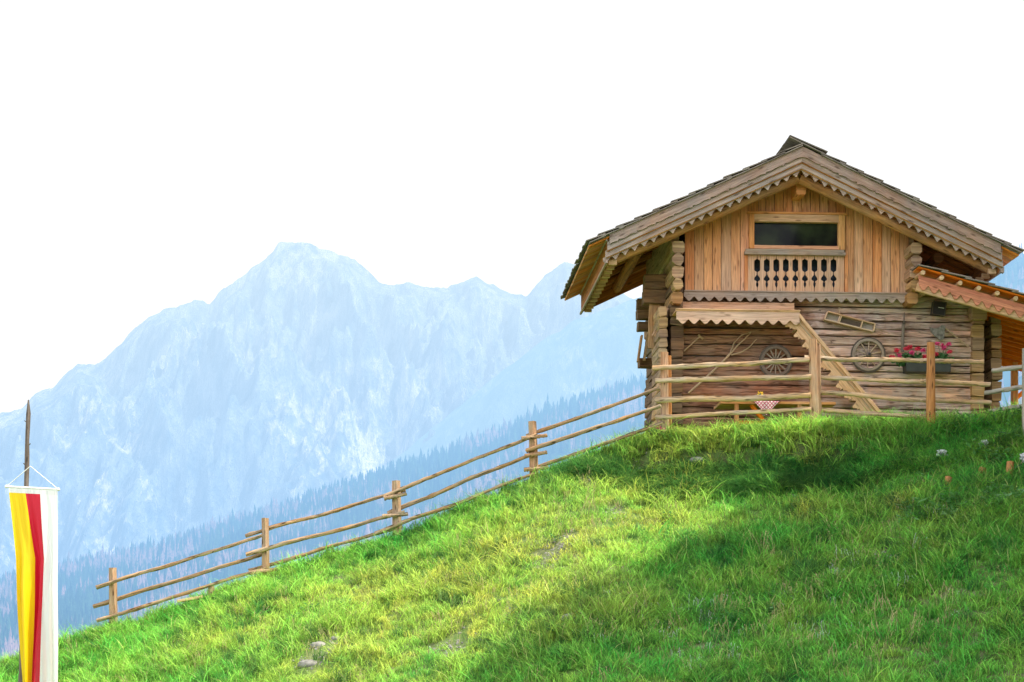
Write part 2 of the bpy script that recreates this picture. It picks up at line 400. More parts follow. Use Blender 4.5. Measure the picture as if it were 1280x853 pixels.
M['grass']=grass_mat('grass_blades'); M['grassdark']=grass_mat('grass_blades_dark',.75)  # darker copy carries the shade of bank and hollows in its green
M['weed']=plain('broad_weed_leaf',(.17,.40,.13),.5,.35,20,transl=.3)
M['straw']=plain('dry_seed_stalk',(.55,.46,.24),.7,.25,20,transl=.3)

def soil_mat():
    m,nt,out=newmat('soil_and_turf'); L=nt.links.new
    geo=N(nt,'ShaderNodeNewGeometry')
    n=N(nt,'ShaderNodeTexNoise',i_Scale=9.0,i_Detail=6.0,i_Roughness=.7); L(geo.outputs['Position'],n.inputs[0])
    n2=N(nt,'ShaderNodeTexNoise',i_Scale=.7,i_Detail=4.0); L(geo.outputs['Position'],n2.inputs[0])
    c=rmp(nt,n.outputs[0],(.3,(.07,.05,.03)),(.52,(.24,.19,.12)),(.72,(.42,.37,.29)))
    c=mixc(nt,rmp(nt,n2.outputs[0],(.4,.45),(.6,.85)),c,(.10,.22,.03))
    ah=N(nt,'ShaderNodeAttribute',attribute_name='bank_soil_shade'); c=mixc(nt,ah.outputs['Fac'],c,rmp(nt,n.outputs[0],(.3,(.02,.015,.008)),(.7,(.10,.07,.04))))  # dark bank soil, with the shade under the lip put into its colour
    b=N(nt,'ShaderNodeBsdfPrincipled',i_Roughness=.95); L(c,b.inputs['Base Color'])
    bp=N(nt,'ShaderNodeBump',i_Strength=1.0,i_Distance=.04); L(n.outputs[0],bp.inputs['Height']); L(bp.outputs[0],b.inputs['Normal'])
    L(b.outputs[0],out.inputs[0]); return m
M['soil']=soil_mat()

def far_mat(name,haze_lo,haze_hi,zlo,zhi,fac_near,fac_far,ynear,yfar,kind):
    """distant surface seen through blue valley haze: reflected light mixed with the airlight in front of it"""
    m,nt,out=newmat(name); L=nt.links.new
    geo=N(nt,'ShaderNodeNewGeometry'); sp=N(nt,'ShaderNodeSeparateXYZ'); L(geo.outputs['Position'],sp.inputs[0])
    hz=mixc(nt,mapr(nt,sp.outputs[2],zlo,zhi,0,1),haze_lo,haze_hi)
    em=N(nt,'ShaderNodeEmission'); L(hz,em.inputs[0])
    d=N(nt,'ShaderNodeBsdfDiffuse')
    if kind=='rock':
        mp=N(nt,'ShaderNodeMapping'); mp.inputs['Scale'].default_value=(.0075,.0028,.0024); mp.inputs['Rotation'].default_value=(0,.35,0); L(geo.outputs['Position'],mp.inputs[0])
        n=N(nt,'ShaderNodeTexNoise',i_Scale=1.0,i_Detail=9.0,i_Roughness=.62,i_Distortion=.5); L(mp.outputs[0],n.inputs[0])
        mp3=N(nt,'ShaderNodeMapping'); mp3.inputs['Scale'].default_value=(.022,.009,.008); L(geo.outputs['Position'],mp3.inputs[0])
        n3=N(nt,'ShaderNodeTexNoise',i_Scale=1.0,i_Detail=6.0,i_Roughness=.6); L(mp3.outputs[0],n3.inputs[0])
        nm=mth(nt,'ADD',mth(nt,'MULTIPLY',n.outputs[0],.7),mth(nt,'MULTIPLY',n3.outputs[0],.3))
        nn=N(nt,'ShaderNodeSeparateXYZ'); L(geo.outputs['Normal'],nn.inputs[0])
        mpl=N(nt,'ShaderNodeMapping'); mpl.inputs['Scale'].default_value=(.0016,.0008,.0011); mpl.inputs['Location'].default_value=(3.1,0,.7); L(geo.outputs['Position'],mpl.inputs[0])
        nl=N(nt,'ShaderNodeTexNoise',i_Scale=1.0,i_Detail=2.0); L(mpl.outputs[0],nl.inputs[0])
        mpf=N(nt,'ShaderNodeMapping'); mpf.inputs['Scale'].default_value=(.075,.02,.017); mpf.inputs['Rotation'].default_value=(0,.25,0); L(geo.outputs['Position'],mpf.inputs[0])
        nf=N(nt,'ShaderNodeTexNoise',i_Scale=1.0,i_Detail=5.0,i_Roughness=.7); L(mpf.outputs[0],nf.inputs[0])
        nm2=mth(nt,'ADD',mth(nt,'ADD',mth(nt,'MULTIPLY',nm,.6),mth(nt,'MULTIPLY',nl.outputs[0],.45)),mth(nt,'MULTIPLY',nf.outputs[0],.36))
        streak=rmp(nt,nm2,(.715,0.0),(.82,1.0))
        streak=mth(nt,'MULTIPLY',streak,mapr(nt,sp.outputs[2],700,1500,1,.25))
        c=mixc(nt,rmp(nt,n3.outputs[0],(.35,0.0),(.65,1.0)),(.10,.17,.26),(.32,.37,.42))
        c=mixc(nt,streak,c,(.95,.85,.76))
    else:
        tn=N(nt,'ShaderNodeTexNoise',i_Scale=.0075,i_Detail=3.0); L(geo.outputs['Position'],tn.inputs[0])
        r=geo.outputs['Random Per Island']
        c=mixc(nt,rmp(nt,r,(0,0.0),(1,1.0)),(.008,.03,.028),(.09,.17,.09))
        larch=mth(nt,'MULTIPLY',rmp(nt,tn.outputs[0],(.47,0.0),(.56,1.0)),mth(nt,'GREATER_THAN',mth(nt,'FRACT',mth(nt,'MULTIPLY',r,5.3)),.3))
        c=mixc(nt,larch,c,(.50,.30,.26))
    if kind=='rock':
        bp=N(nt,'ShaderNodeBump',i_Strength=.9,i_Distance=110.0); L(mth(nt,'ADD',n3.outputs[0],mth(nt,'MULTIPLY',nf.outputs[0],.45)),bp.inputs['Height']); L(bp.outputs[0],d.inputs['Normal'])
    L(c,d.inputs[0])
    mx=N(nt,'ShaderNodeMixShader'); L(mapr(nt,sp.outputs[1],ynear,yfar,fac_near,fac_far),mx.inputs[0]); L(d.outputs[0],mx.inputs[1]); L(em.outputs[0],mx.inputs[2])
    L(mx.outputs[0],out.inputs[0]); return m
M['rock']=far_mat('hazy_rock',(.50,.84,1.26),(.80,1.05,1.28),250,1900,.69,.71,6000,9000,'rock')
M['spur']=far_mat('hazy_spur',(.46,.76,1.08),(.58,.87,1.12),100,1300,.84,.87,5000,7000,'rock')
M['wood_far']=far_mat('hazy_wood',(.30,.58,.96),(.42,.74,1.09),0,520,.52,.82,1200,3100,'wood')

# ------------------------------------------------------------------ world, sun, camera
SUNDIR=Vector((0.64,-0.12,1.0)).normalized()          # towards the sun
w=bpy.data.worlds.new('World'); bpy.context.scene.world=w; w.use_nodes=True; nt=w.node_tree
for n in list(nt.nodes): nt.nodes.remove(n)
wo=nt.nodes.new('ShaderNodeOutputWorld'); bg=nt.nodes.new('ShaderNodeBackground'); bg.inputs[1].default_value=0.12
sky=nt.nodes.new('ShaderNodeTexSky'); sky.sky_type='NISHITA'; sky.sun_disc=False
sky.sun_elevation=math.asin(SUNDIR.z); sky.sun_rotation=math.atan2(SUNDIR.x,SUNDIR.y); sky.dust_density=6; sky.air_density=1.0; sky.ozone_density=1.0
# thin bright overcast veil over the blue: the photograph's sky is blown out to white
tcw=N(nt,'ShaderNodeTexCoord'); spw=N(nt,'ShaderNodeSeparateXYZ'); nt.links.new(tcw.outputs['Generated'],spw.inputs[0])
veil=mixc(nt,mapr(nt,spw.outputs[2],.32,.75,.82,.40),sky.outputs[0],(10.8,10.9,11.1,1))   # the veil thins towards the zenith
gain=mapr(nt,spw.outputs[1],.15,-.75,1.0,2.15)          # sky brightness added behind the viewer to fill the shaded facade
veil=mixc(nt,1.0,veil,gain,'MULTIPLY')
nt.links.new(veil,bg.inputs[0]); nt.links.new(bg.outputs[0],wo.inputs[0])
sd=bpy.data.lights.new('sun','SUN'); sd.energy=5.0; sd.angle=R(.6); sd.color=(1,.92,.75)
so=bpy.data.objects.new('sun',sd); C.objects.link(so); so.rotation_euler=SUNDIR.to_track_quat('Z','Y').to_euler(); so.location=(30,0,40)
cd=bpy.data.cameras.new('camera'); cam=bpy.data.objects.new('camera',cd); C.objects.link(cam)
cam.location=(0,0,0); cam.rotation_euler=(R(90),0,0); cd.lens=F/1280*36; cd.sensor_width=36; cd.shift_y=433.5/1280; cd.clip_end=40000; cd.clip_start=.5
bpy.context.scene.camera=cam
sc=bpy.context.scene; sc.cycles.max_bounces=6; sc.cycles.diffuse_bounces=3; sc.cycles.transmission_bounces=4; sc.view_settings.view_transform='Standard'; sc.view_settings.look='None'; sc.view_settings.exposure=0

# ------------------------------------------------------------------ ground sheet
def axis(lo,hi,step,far,g=1.22):
    a=list(np.arange(lo,hi+1e-6,step)); s=step; x=a[-1]
    while x<far: s*=g; x+=s; a.append(x)
    s=step; x=a[0]; b=[]
    while x>-far: s*=g; x-=s; b.append(x)
    return np.array(b[::-1]+a)
xs=axis(-13,11,.12,6000); ys=axis(15,34,.12,6000); ys=ys[ys>-900]
gx,gy=np.meshgrid(xs,ys); gz=base_h(gx,gy)
gzf=gz.ravel(); fx=gx.ravel(); fy=gy.ravel()
for i in range(len(gzf)):
    if abs(fx[i])<60 and -20<fy[i]<90: gzf[i]+=wob(fx[i],fy[i])
nx,ny=len(xs),len(ys)
ii=np.arange(nx*ny).reshape(ny,nx)
quads=np.stack([ii[:-1,:-1],ii[:-1,1:],ii[1:,1:],ii[1:,:-1]],-1).reshape(-1,4)
def grid_obj(name,X,Y,Z,q,mat,smooth=True):
    me=bpy.data.meshes.new(name); me.from_pydata(np.stack([X,Y,Z],-1).tolist(),[],q.tolist())
    me.polygons.foreach_set('use_smooth',[smooth]*len(q)); me.materials.append(mat); me.update()
    o=bpy.data.objects.new(name,me); C.objects.link(o); return o
gob=tag(grid_obj('ground',fx,fy,gzf,quads,M['soil']),kind='structure')
ycc,_z=crest(fx); dd=ycc-fy; soil_shade=sstep(.08,.2,dd)*(1-sstep(.55,.85,dd))*sstep(.5,1.6,fx)*(1-.6*sstep(4.4,5.4,fx))  # band below the terrace lip: painted shade together with dark soil
ha=gob.data.attributes.new('bank_soil_shade','FLOAT','POINT'); ha.data.foreach_set('value',soil_shade.astype(np.float32))

# ------------------------------------------------------------------ mountains
def hf(name,prof,Yc,Yf,xr,nxx,nyy,amp,gx_,gy_,seed,mat,backdrop=1500,pw=1.0,jag=6.0):
    px=np.array([p[0] for p in prof]); pz=np.array([(860-p[1])/F*Yc for p in prof]); pxx=(px-640)/F*Yc
    xs=np.linspace(xr[0],xr[1],nxx); ts=np.concatenate([np.linspace(0,1,nyy),1+np.linspace(.08,1,6)])
    V=[]
    for t in ts:
        for x in xs:
            y=Yf+(Yc-Yf)*t
            zc=float(np.interp(x,pxx,pz))+jag*fbm(x*.02,seed,0,6)
            if t<=1:
                e=(1-t)
                n_=mnoise.ridged_multi_fractal(Vector((x*gx_+.25*y*gy_,y*gy_,seed)),1.0,2.1,6,1.0,2.0)-1.0
                yy=y+0
                z=zc*(t**pw)*(y/Yc)**.0 + amp*n_*min(1,e*5)**.9*(.35+.65*t)
                zs=float(np.interp(x*Yc/y,pxx,pz))          # lower ridges stay below the main crest
                lim=zs*y/Yc*(1-.12*e)
                if e>0 and z>lim-25*min(1,e*12): z=lim-25*min(1,e*12)-.12*abs(lim-z)
            else:
                z=zc*(2-t); y=Yc+backdrop*(t-1)
            V.append((x,y,z-30*(t<.02)))
    V=np.array(V); m=len(ts); I=np.arange(nxx*m).reshape(m,nxx)
    q=np.stack([I[:-1,:-1],I[:-1,1:],I[1:,1:],I[1:,:-1]],-1).reshape(-1,4)
    return tag(grid_obj(name,V[:,0],V[:,1],V[:,2],q,mat),kind='structure')
MP=[(-300,600),(-150,560),(-60,530),(0,517),(25,513),(45,491),(64,485),(96,456),(118,458),(128,450),(160,421),(186,395),(211,386),(243,375),(263,379),(275,366),
    (307,341),(326,326),(340,318),(349,305),(366,303),(384,304),(410,313),(436,320),(452,332),(468,347),(474,355),(512,355),(557,362),(580,351),(596,347),(608,353),(625,363),
    (657,370),(679,347),(705,328),(724,331),(760,352),(800,380),(900,400),(1100,400),(1240,420),(1400,440),(1600,500)]
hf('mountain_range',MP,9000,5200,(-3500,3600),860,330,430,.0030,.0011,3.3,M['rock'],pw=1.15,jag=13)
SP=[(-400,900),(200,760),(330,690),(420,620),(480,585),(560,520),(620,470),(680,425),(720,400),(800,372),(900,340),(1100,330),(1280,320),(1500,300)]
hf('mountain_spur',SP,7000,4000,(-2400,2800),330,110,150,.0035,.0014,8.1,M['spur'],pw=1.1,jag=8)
FP=[(-600,760),(-200,745),(0,728),(100,706),(180,688),(300,652),(400,618),(480,590),(560,566),(640,533),(700,508),(760,490),(800,478),(900,440),(1050,390),(1180,345),(1240,328),(1290,310),(1400,280),(1700,230)]
fpx=np.array([(p[0]-640)/F*3000 for p in FP]); fpz=np.array([(860-p[1])/F*3000 for p in FP])
def forest_h(x,y):
    zc=np.interp(x*3000/np.maximum(y,1),fpx,fpz)          # spur widens towards the valley
    t=(y-1100)/1900.0
    return zc*np.clip(t,0,1)**1.05*.999-40*(1-np.clip(t,0,1))
xs2=np.linspace(-1500,1900,120); ys2=np.concatenate([np.linspace(1000,3000,70),np.linspace(3060,4200,10)])
GX,GY=np.meshgrid(xs2,ys2); GZ=forest_h(GX,GY); GZ=np.where(GY>3000,np.interp(GX*3000/GY,fpx,fpz)*(1-(GY-3000)/1400.),GZ)
I2=np.arange(GX.size).reshape(GX.shape); q2=np.stack([I2[:-1,:-1],I2[:-1,1:],I2[1:,1:],I2[1:,:-1]],-1).reshape(-1,4)
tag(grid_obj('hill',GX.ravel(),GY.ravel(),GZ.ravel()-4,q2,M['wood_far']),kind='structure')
# the far conifer wood: one mass of several thousand small crowns
def far_wood():
    V=[];Fc=[];o=0
    K=7
    def tree(x,y,z,h,r):
        nonlocal o
        tiers=4; a0=rng.uniform(0,6)
        for k in range(tiers):
            zb=z+h*(.04+.23*k); zt_=z+h*min(1.0,(.50+.17*k)); rb=r*(1-.23*k)
            ring=[]
            for i in range(K):
                a=a0+k+2*math.pi*i/K; rr=rb*rng.uniform(.7,1.2)
                V.append((x+rr*math.cos(a),y+rr*math.sin(a),zb-rng.uniform(0,.05)*h)); ring.append(o); o+=1
            V.append((x+rng.uniform(-.04,.04)*h,y,zt_)); top=o; o+=1
            for i in range(K): Fc.append((ring[i],ring[(i+1)%K],top))
        # join tiers so that a tree is one island
        base=o-tiers*(K+1)
        for k in range(tiers-1): Fc.append((base+k*(K+1)+K,base+(k+1)*(K+1),base+(k+1)*(K+1)+1))
    n=0
    while n<17000:
        y=1150+1880*rng.random()**.75
        px=rng.uniform(-60,860) if rng.random()<.74 else rng.uniform(860,1420) if rng.random()<.8 else rng.uniform(-350,-60)
        x=(px-640)/F*y
        z=float(forest_h(x,y))
        if z/y*F<8: 
            if rng.random()<.7: continue
        cl=fbm(x*.006,y*.006,7)
        if cl<-.45: continue
        h=rng.uniform(11,21)*(1.45 if rng.random()<.07 else 1)*(1+.3*fbm(x*.01,y*.01,1))
        tree(x,y,z-3,h,h*rng.uniform(.14,.2)); n+=1
    # a line of taller crowns on the skyline
    for i in range(760):
        px=rng.uniform(-60,860) if i%3 else rng.uniform(860,1420)
        y=rng.uniform(2940,3010); x=(px-640)/F*y; h=rng.uniform(10,24)
        if fbm(px*.03,1.5)<-.25: continue
        tree(x,y,float(forest_h(x,y))-4,h,h*.15)
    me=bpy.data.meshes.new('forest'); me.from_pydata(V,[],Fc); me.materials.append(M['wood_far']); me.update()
    ob=bpy.data.objects.new('forest',me); C.objects.link(ob)
    tag(ob,'blue hazy conifer wood covering the slope below the mountains','forest',kind='stuff')
far_wood()

# ------------------------------------------------------------------ the log house
hut=thing('log_house','wooden log house with plank gable, scalloped barge boards and lean-to porch on the grassy hilltop','house',LW((0,0,3.7)),PSI)
HO=(0,0,3.7)
def part(mb,name,mat,parent=hut,label=None):
    o=mb.build(name,M[mat] if isinstance(mat,str) else mat,parent,HO if parent is hut else (0,0,0))
    if parent is not hut: pass
    if label: o['label']=label
    return o
def sub(mb,name,mat,parent): return mb.build(name,M[mat],parent,HO)   # children of hut parts share the hut frame
# key measures (house frame)
YB=-0.90; YR=3.2                      # front of the barge boards, rear of the roof
XR=H(1003,180,YB)[0]; ZA=H(1003,180,YB)[1]; SL=0.468
XLe=H(734,303,YB)[0]; XRe=H(1277,313,YB)[0]
XLb=H(762,300,YB)[0]; XRb=H(1251,306,YB)[0]
def zroof(x,off=0.0): return ZA-SL*abs(x-XR)+off
xgl=H(856,300,-.12)[0]; xgr=H(1136,300,-.12)[0]
zsk=H(1000,368,-.12)[1]
xwl=H(848,450,0)[0]; xwr=H(1222,450,0)[0]
ZG=3.72
# soffit boards
def slope_boards(x0,x1,y0,y1,off,th,wid,name,mat,gap=.006,ridge=None):
    mb=MB(); y=y0
    while y<y1-.02:
        w_=min(wid*rng.uniform(.85,1.15),y1-y)
        o_=off+rng.uniform(-.004,.004)
        mb.beam((x0,y+w_/2,zroof(x0,o_)),(x1,y+w_/2,zroof(x1,o_)),w_-gap,th,.002)
        y+=w_
    return mb
roofp={}
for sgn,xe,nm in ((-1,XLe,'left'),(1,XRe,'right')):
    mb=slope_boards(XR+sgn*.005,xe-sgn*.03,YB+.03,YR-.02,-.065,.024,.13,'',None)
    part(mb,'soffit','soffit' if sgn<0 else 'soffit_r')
    # courses of shakes
    mb=MB(); L_=abs(xe-XR); nrow=12; dx=L_/nrow
    for k in range(nrow):
        xa=XR+sgn*dx*k; xb=XR+sgn*dx*(k+1)+sgn*.10
        if k==nrow-1: xb=xe+sgn*.03
        if k==0: xa=XR-(sgn*.20 if sgn>0 else 0)
        y=YB-.05
        while y<YR:
            w_=rng.uniform(.10,.19)
            j=rng.uniform(-.012,.012); jj=rng.uniform(-.015,.015)
            def zz(x): return ZA-SL*sgn*(x-XR)
            lift=.028 if (k==0 and sgn>0) else 0
            mb.beam((xa,y+w_/2,zz(xa)-.012+j*.3+lift),(xb+jj,y+w_/2,zz(xb)+.020+j*.5+lift),w_-.004,.017,.002)
            if y<YB+.1:   # doubled edge at the verge
                mb.beam((xa,y+w_/2,zz(xa)-.034+lift),(xb-sgn*.05+jj,y+w_/2,zz(xb)-.006+lift),w_-.004,.015,.002)
            y+=w_
    part(mb,'roof_shingles','shake')
# underlay slab (keeps light out)
mb=MB()
for sgn,xe in ((-1,XLe),(1,XRe)):
    mb.beam((XR,(YB+YR)/2,zroof(XR,-.040)),(xe-sgn*.04,(YB+YR)/2,zroof(xe-sgn*.04,-.040)),YR-YB-.08,.022,.001)
part(mb,'roof_deck','shake')
# barge boards
nrm=(0,1,0)
def barge(sgn,xe,ztop,zbot,y0,th,mat,name,wave=None,inset=0.0,seg=260):
    A=[];B=[]
    x1=xe
    for i in range(seg+1):
        t=i/seg; x=XR+(x1-XR)*t
        s=abs(x-XR)/math.cos(math.atan(SL))
        zb=zbot
        if wave=='ogee':
            ph=(s/.305)%1; zb=zbot+.030*(ph-.5)*(1 if sgn<0 else 1)+.012*math.sin(2*math.pi*ph)
        elif wave=='scallop':
            ph=(s/.158)%1; zb=zbot+.072*abs(math.cos(math.pi*ph))**1.25
        tb=zbot-ztop
        xs_=x
        # angled cut at the eave end
        A.append((x+sgn*0,y0,zroof(x,ztop))); 
        xb=XR+(x1-sgn*(-.0)-XR)*t
        B.append((xb,y0,zroof(x,zb)))
    mb=MB(); mb.strip(A,B,nrm,th,ud=Vector((x1-XR,0,-SL*abs(x1-XR))).normalized()); return part(mb,name,mat)
for sgn,xb in ((-1,XLb),(1,XRb)):
    barge(sgn,xb-sgn*0.0,-.040,-.185,YB-.01,.034,'bargetop','barge_board','ogee')
    barge(sgn,xb+sgn*.03,-.12,-.262,YB+.026,.034,'barge','barge_board')
    barge(sgn,xb+sgn*.055,-.245,-.350,YB+.062,.034,'barge','barge_board')
    barge(sgn,xb+sgn*.085,-.33,-.44,YB+.098,.024,'barge','barge_board','scallop',seg=420)
    # thin dark strips added between the layers as painted seam shade
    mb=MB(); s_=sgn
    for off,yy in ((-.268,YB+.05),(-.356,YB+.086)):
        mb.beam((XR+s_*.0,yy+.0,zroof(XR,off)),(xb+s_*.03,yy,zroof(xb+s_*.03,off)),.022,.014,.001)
    part(mb,'seam_shade','soffit_dark')
# rake logs behind the barge and inner purlins
for sgn,xe in ((-1,XLb),(1,XRb)):
    mb=MB(); x1=xe+sgn*.02
    mb.log((XR+sgn*.02,-.62,zroof(XR,-.44)),(x1,-.62,zroof(x1,-.40)),.080,.072,12,12,.02,.002)
    part(mb,'rake_log','rakewood')
    for yy in (-.2,.55,1.3,2.05,2.8):
        mb=MB(); mb.log((XR,yy,zroof(XR,-.15)),(x1,yy,zroof(x1,-.14)),.06,.05,6,8,.01); part(mb,'rafter','soffit_dark')
    # rear barge board and rake log
    mb=MB(); mb.strip([(XR,YR-.05,zroof(XR,-.06)),(x1,YR-.05,zroof(x1,-.06))],[(XR,YR-.05,zroof(XR,-.40)),(x1,YR-.05,zroof(x1,-.40))],(0,1,0),.03); part(mb,'rear_barge_board','soffit_dark')
    # eave board with its edge strips, and the small rafter tails inside it
    xb=xe+sgn*.02; zt_=zroof(xb,-.10); zb_=zroof(xb,-.44)
    mb=MB(); mb.box((xb,(YB+YR)/2+.02,(zt_+zb_)/2-.0),(.022,YR-YB-.22,zt_-zb_-.02),'y'); eb=part(mb,'eave_board','soffit_dark')
    mb=MB(); mb.box((xb+sgn*.016,(YB+YR)/2,zb_+.015),(.03,YR-YB-.12,.035),'y'); mb.box((xb+sgn*.018,(YB+YR)/2,zt_-.0),(.028,YR-YB-.12,.03),'y'); sub(mb,'edge_strip','barge',eb)
    yy=YB+.22
    while yy<YR-.1:
        mb=MB(); mb.box((xb-sgn*.09,yy,zb_+.04),(.12,.055,.075),'x'); part(mb,'rafter_tail','pale'); yy+=.30
    # eave purlin logs
    mb=MB(); xp=XR+(xe-XR)*.80
    mb.log((xp,.3,zroof(xp,-.27)),(xp,YR-.1,zroof(xp,-.27)),.085,.08,8,12,.01); part(mb,'purlin','soffit_dark')
# ridge beam end
c_=HV(1000.5,236,-.45); mb=MB(); mb.beam((c_.x,-.5,c_.z),(c_.x,YR-.1,c_.z),.145,.20,.015,jit=.002); part(mb,'ridge_beam','framewood')

# gable of vertical boards with the window opening
wx0,wz1=H(937,270,-.12); wx1,wz0=H(1056,366,-.12)
mb=MB(); zw_top=wz1; zb_=zsk-.03
for (ga,gb,full) in ((xgl,wx0-.01,1),(wx0-.01,wx1+.01,0),(wx1+.01,xgr,1)):
    n_=max(1,round((gb-ga)/.137)); ed_=[ga+(gb-ga)*i/n_+(rng.uniform(-.014,.014) if 0<i<n_ else 0) for i in range(n_+1)]
    for i in range(n_):
        xa,xb=ed_[i]+.0045,ed_[i+1]-.0045; y=-.12+rng.uniform(-.004,.004); z0_=zb_ if full else zw_top
        mb.strip([(xa,y,z0_),(xa,y,zroof(xa,-.10))],[(xb,y,z0_),(xb,y,zroof(xb,-.10))],(0,1,0),.026,ud=(0,0,1))
part(mb,'gable_wall','gable')
mb=MB()       # dark lining behind the boards
for (a,b,z0,z1f) in ((xgl-.0,wx0,zsk-.03,None),(wx1,xgr,zsk-.03,None),(wx0,wx1,zw_top,None)):
    n_=10
    A=[(a+(b-a)*i/n_,-.088,z0) for i in range(n_+1)]; B=[(a+(b-a)*i/n_,-.088,zroof(a+(b-a)*i/n_,-.14)) for i in range(n_+1)]
    mb.strip(A,B,(0,1,0),.02)
part(mb,'wall_lining','tooldark')
# window: frame, glass, sill
fx0,fz1=H(936,268,-.13); fx1,fz0=H(1056,313,-.13); gx0,gz1=H(942,278,-.1); gx1,gz0=H(1047,309,-.1)
mb=MB()
def fr(x0,x1,z0,z1,y0,y1,g): mb.box(((x0+x1)/2,(y0+y1)/2,(z0+z1)/2),(x1-x0,y1-y0,z1-z0),g,.004)
fr(fx0,gx0,fz0,fz1,-.165,-.06,'z'); fr(gx1,fx1,fz0,fz1,-.165,-.06,'z'); fr(gx0,gx1,gz1,fz1,-.163,-.06,'x'); fr(gx0,gx1,fz0,gz0,-.163,-.06,'x')
win=part(mb,'window','framewood')
mb=MB(); mb.box(((gx0+gx1)/2,-.068,(gz0+gz1)/2),(gx1-gx0+.02,.008,gz1-gz0+.02),'x'); sub(mb,'pane','glass',win)
mb=MB(); sx0,sz=H(931,316,-.2); sx1,_=H(1057,316,-.2); mb.box(((sx0+sx1)/2,-.155,sz),(sx1-sx0,.10,.045),'x'); 
mb.box(((sx0+sx1)/2,-.168,sz+.045),(sx1-sx0-.04,.04,.04),'x'); sub(mb,'sill','skirt',win)
# moulding over the frame
mb=MB(); mb.box(((fx0+fx1)/2,-.150,fz1+.02),(fx1-fx0+.06,.05,.035),'x'); sub(mb,'head_moulding','framewood',win)
# cut-out balustrade boards below the window
bz1=H(990,318,-.12)[1]; bz0=H(990,367,-.12)[1]
cuts=[946.5+11.93*i for i in range(9)]
prof=[(318,0),(322,.2),(324,.4),(325.8,3.6),(337.5,3.6),(338.8,3.1),(340.2,.5),(343.0,.5),(344.5,1.0),(347,3.0),(349.0,3.8),(350.5,3.4),(351.8,.9),(352.8,.7),(354.2,1.5),(356.8,1.5),(358.4,.9),(360,.25),(367,.15)]
def cutw(pyy):
    for (a,wa),(b,wb) in zip(prof,prof[1:]):
        if a<=pyy<=b: return wa+(wb-wa)*(pyy-a)/(b-a)
    return 0
edges=[935]+cuts+[1055]
rows=[318+49*i/70 for i in range(71)]
for i in range(len(edges)-1):
    A=[];B=[]
    for r_ in rows:
        wl=cutw(r_) if i>0 else 0; wr=cutw(r_) if i<len(edges)-2 else 0
        a=H(edges[i]+wl+.12,r_,-.13); b=H(edges[i+1]-wr-.12,r_,-.13)
        A.append((a[0],-.135,a[1])); B.append((b[0],-.135,b[1]))
    mb=MB(); mb.strip(A,B,(0,1,0),.024,ud=(0,0,-1)); part(mb,'baluster','pinkpine')
mb=MB(); mb.box(((wx0+wx1)/2,.10,(bz0+bz1)/2+.1),(wx1-wx0+.1,.02,bz1-bz0+.5),'z')
mb.box(((wx0+wx1)/2,0.0,bz1+.0),(wx1-wx0-.02,.12,.02),'x'); part(mb,'dark_recess','voiddark')
# side posts beside balustrade
for pxx in (932.5,1057.5):
    a=H(pxx,340,-.12)[0]; mb=MB(); mb.box((a,-.128,(bz0+bz1)/2),(.05,.03,bz1-bz0),'z'); part(mb,'gable_post','gable')
# scalloped skirt under the gable
def scallop_board(name,px0,py0,px1,py1,h,depth,period,y,th,mat,seg=300,ph0=0.0):
    a=H(px0,py0,y); b=H(px1,py1,y); A=[];B=[]; L_=b[0]-a[0]
    for i in range(seg+1):
        t=i/seg; x=a[0]+L_*t; z=a[1]+(b[1]-a[1])*t
        ph=((x-a[0])/period+ph0)%1
        A.append((x,y,z)); B.append((x,y,z-h-depth*(.5-.5*math.cos(2*math.pi*ph))**.85))
    mb=MB(); mb.strip(A,B,(0,1,0),th,ud=(1,0,0)); return part(mb,name,mat)
sk0=H(855,364.5,-.16); sk1=H(1137,368,-.16)
scallop_board('scalloped_skirt',855,364.5,1137,368,.075,.065,.157,-.165,.024,'skirt')
mb=MB(); mb.beam((sk0[0],-.155,sk0[1]+.01),(sk1[0],-.155,sk1[1]+.01),.05,.022); part(mb,'skirt_ledge','skirt')

# log walls
def log_course(mb,x0,x1,y,z0,z1,th,hmin,hmax,axis='x',ext=(0,0),phase=0,jit=.0045,skip=None):
    z=z0-phase; k=0
    while z<z1-.03:
        h=rng.uniform(hmin,hmax); h=min(h,z1-z)
        zc=z+h/2; off=rng.uniform(-.012,.012); e0=rng.uniform(-.03,.03); e1=rng.uniform(-.03,.03)
        n=max(3,int((x1-x0)/.3))
        tilt=rng.uniform(-.008,.008)
        if axis=='x': a=Vector((x0-ext[0]+e0,y+off,zc-tilt)); b=Vector((x1+ext[1]+e1,y+off,zc+tilt))
        else: a=Vector((y+off,x0-ext[0]+e0,zc-tilt)); b=Vector((y+off,x1+ext[1]+e1,zc+tilt))
        pts=[a.lerp(b,i/n) for i in range(n+1)]
        scs=[1+rng.uniform(-.03,.02) for _ in pts]
        mb.sweep(pts,rect(th,h-.015,.014),scs,jit=jit)
        z+=h; k+=1
HWD=2.65
zlt=zsk+.02
mb=MB(); log_course(mb,xwl,xwr,.07,ZG-.2,H(1000,372,0)[1]+.03,.14,.10,.185,ext=(.06,.05),jit=.006); part(mb,'front_wall','logfront')
mb=MB(); mb.box(((xwl+xwr)/2,.10,(ZG-.2+zlt)/2),(xwr-xwl,.05,zlt-ZG+.2),'x'); part(mb,'wall_light_block','tooldark')  # slab added behind the logs to block light through the gaps
# bit of log wall rising under the porch roof, right of the gable
mb=MB(); 
mb.sweep([(xgr,.07,H(1180,372,0)[1]+.05),(H(1215,372,0)[0],.07,H(1180,372,0)[1]+.05)],rect(.13,.14,.02)); 
mb.sweep([(xgr,.09,H(1180,360,0)[1]+.03),(H(1190,372,0)[0],.09,H(1180,360,0)[1]+.03)],rect(.13,.14,.02)); part(mb,'front_wall_upper','log')
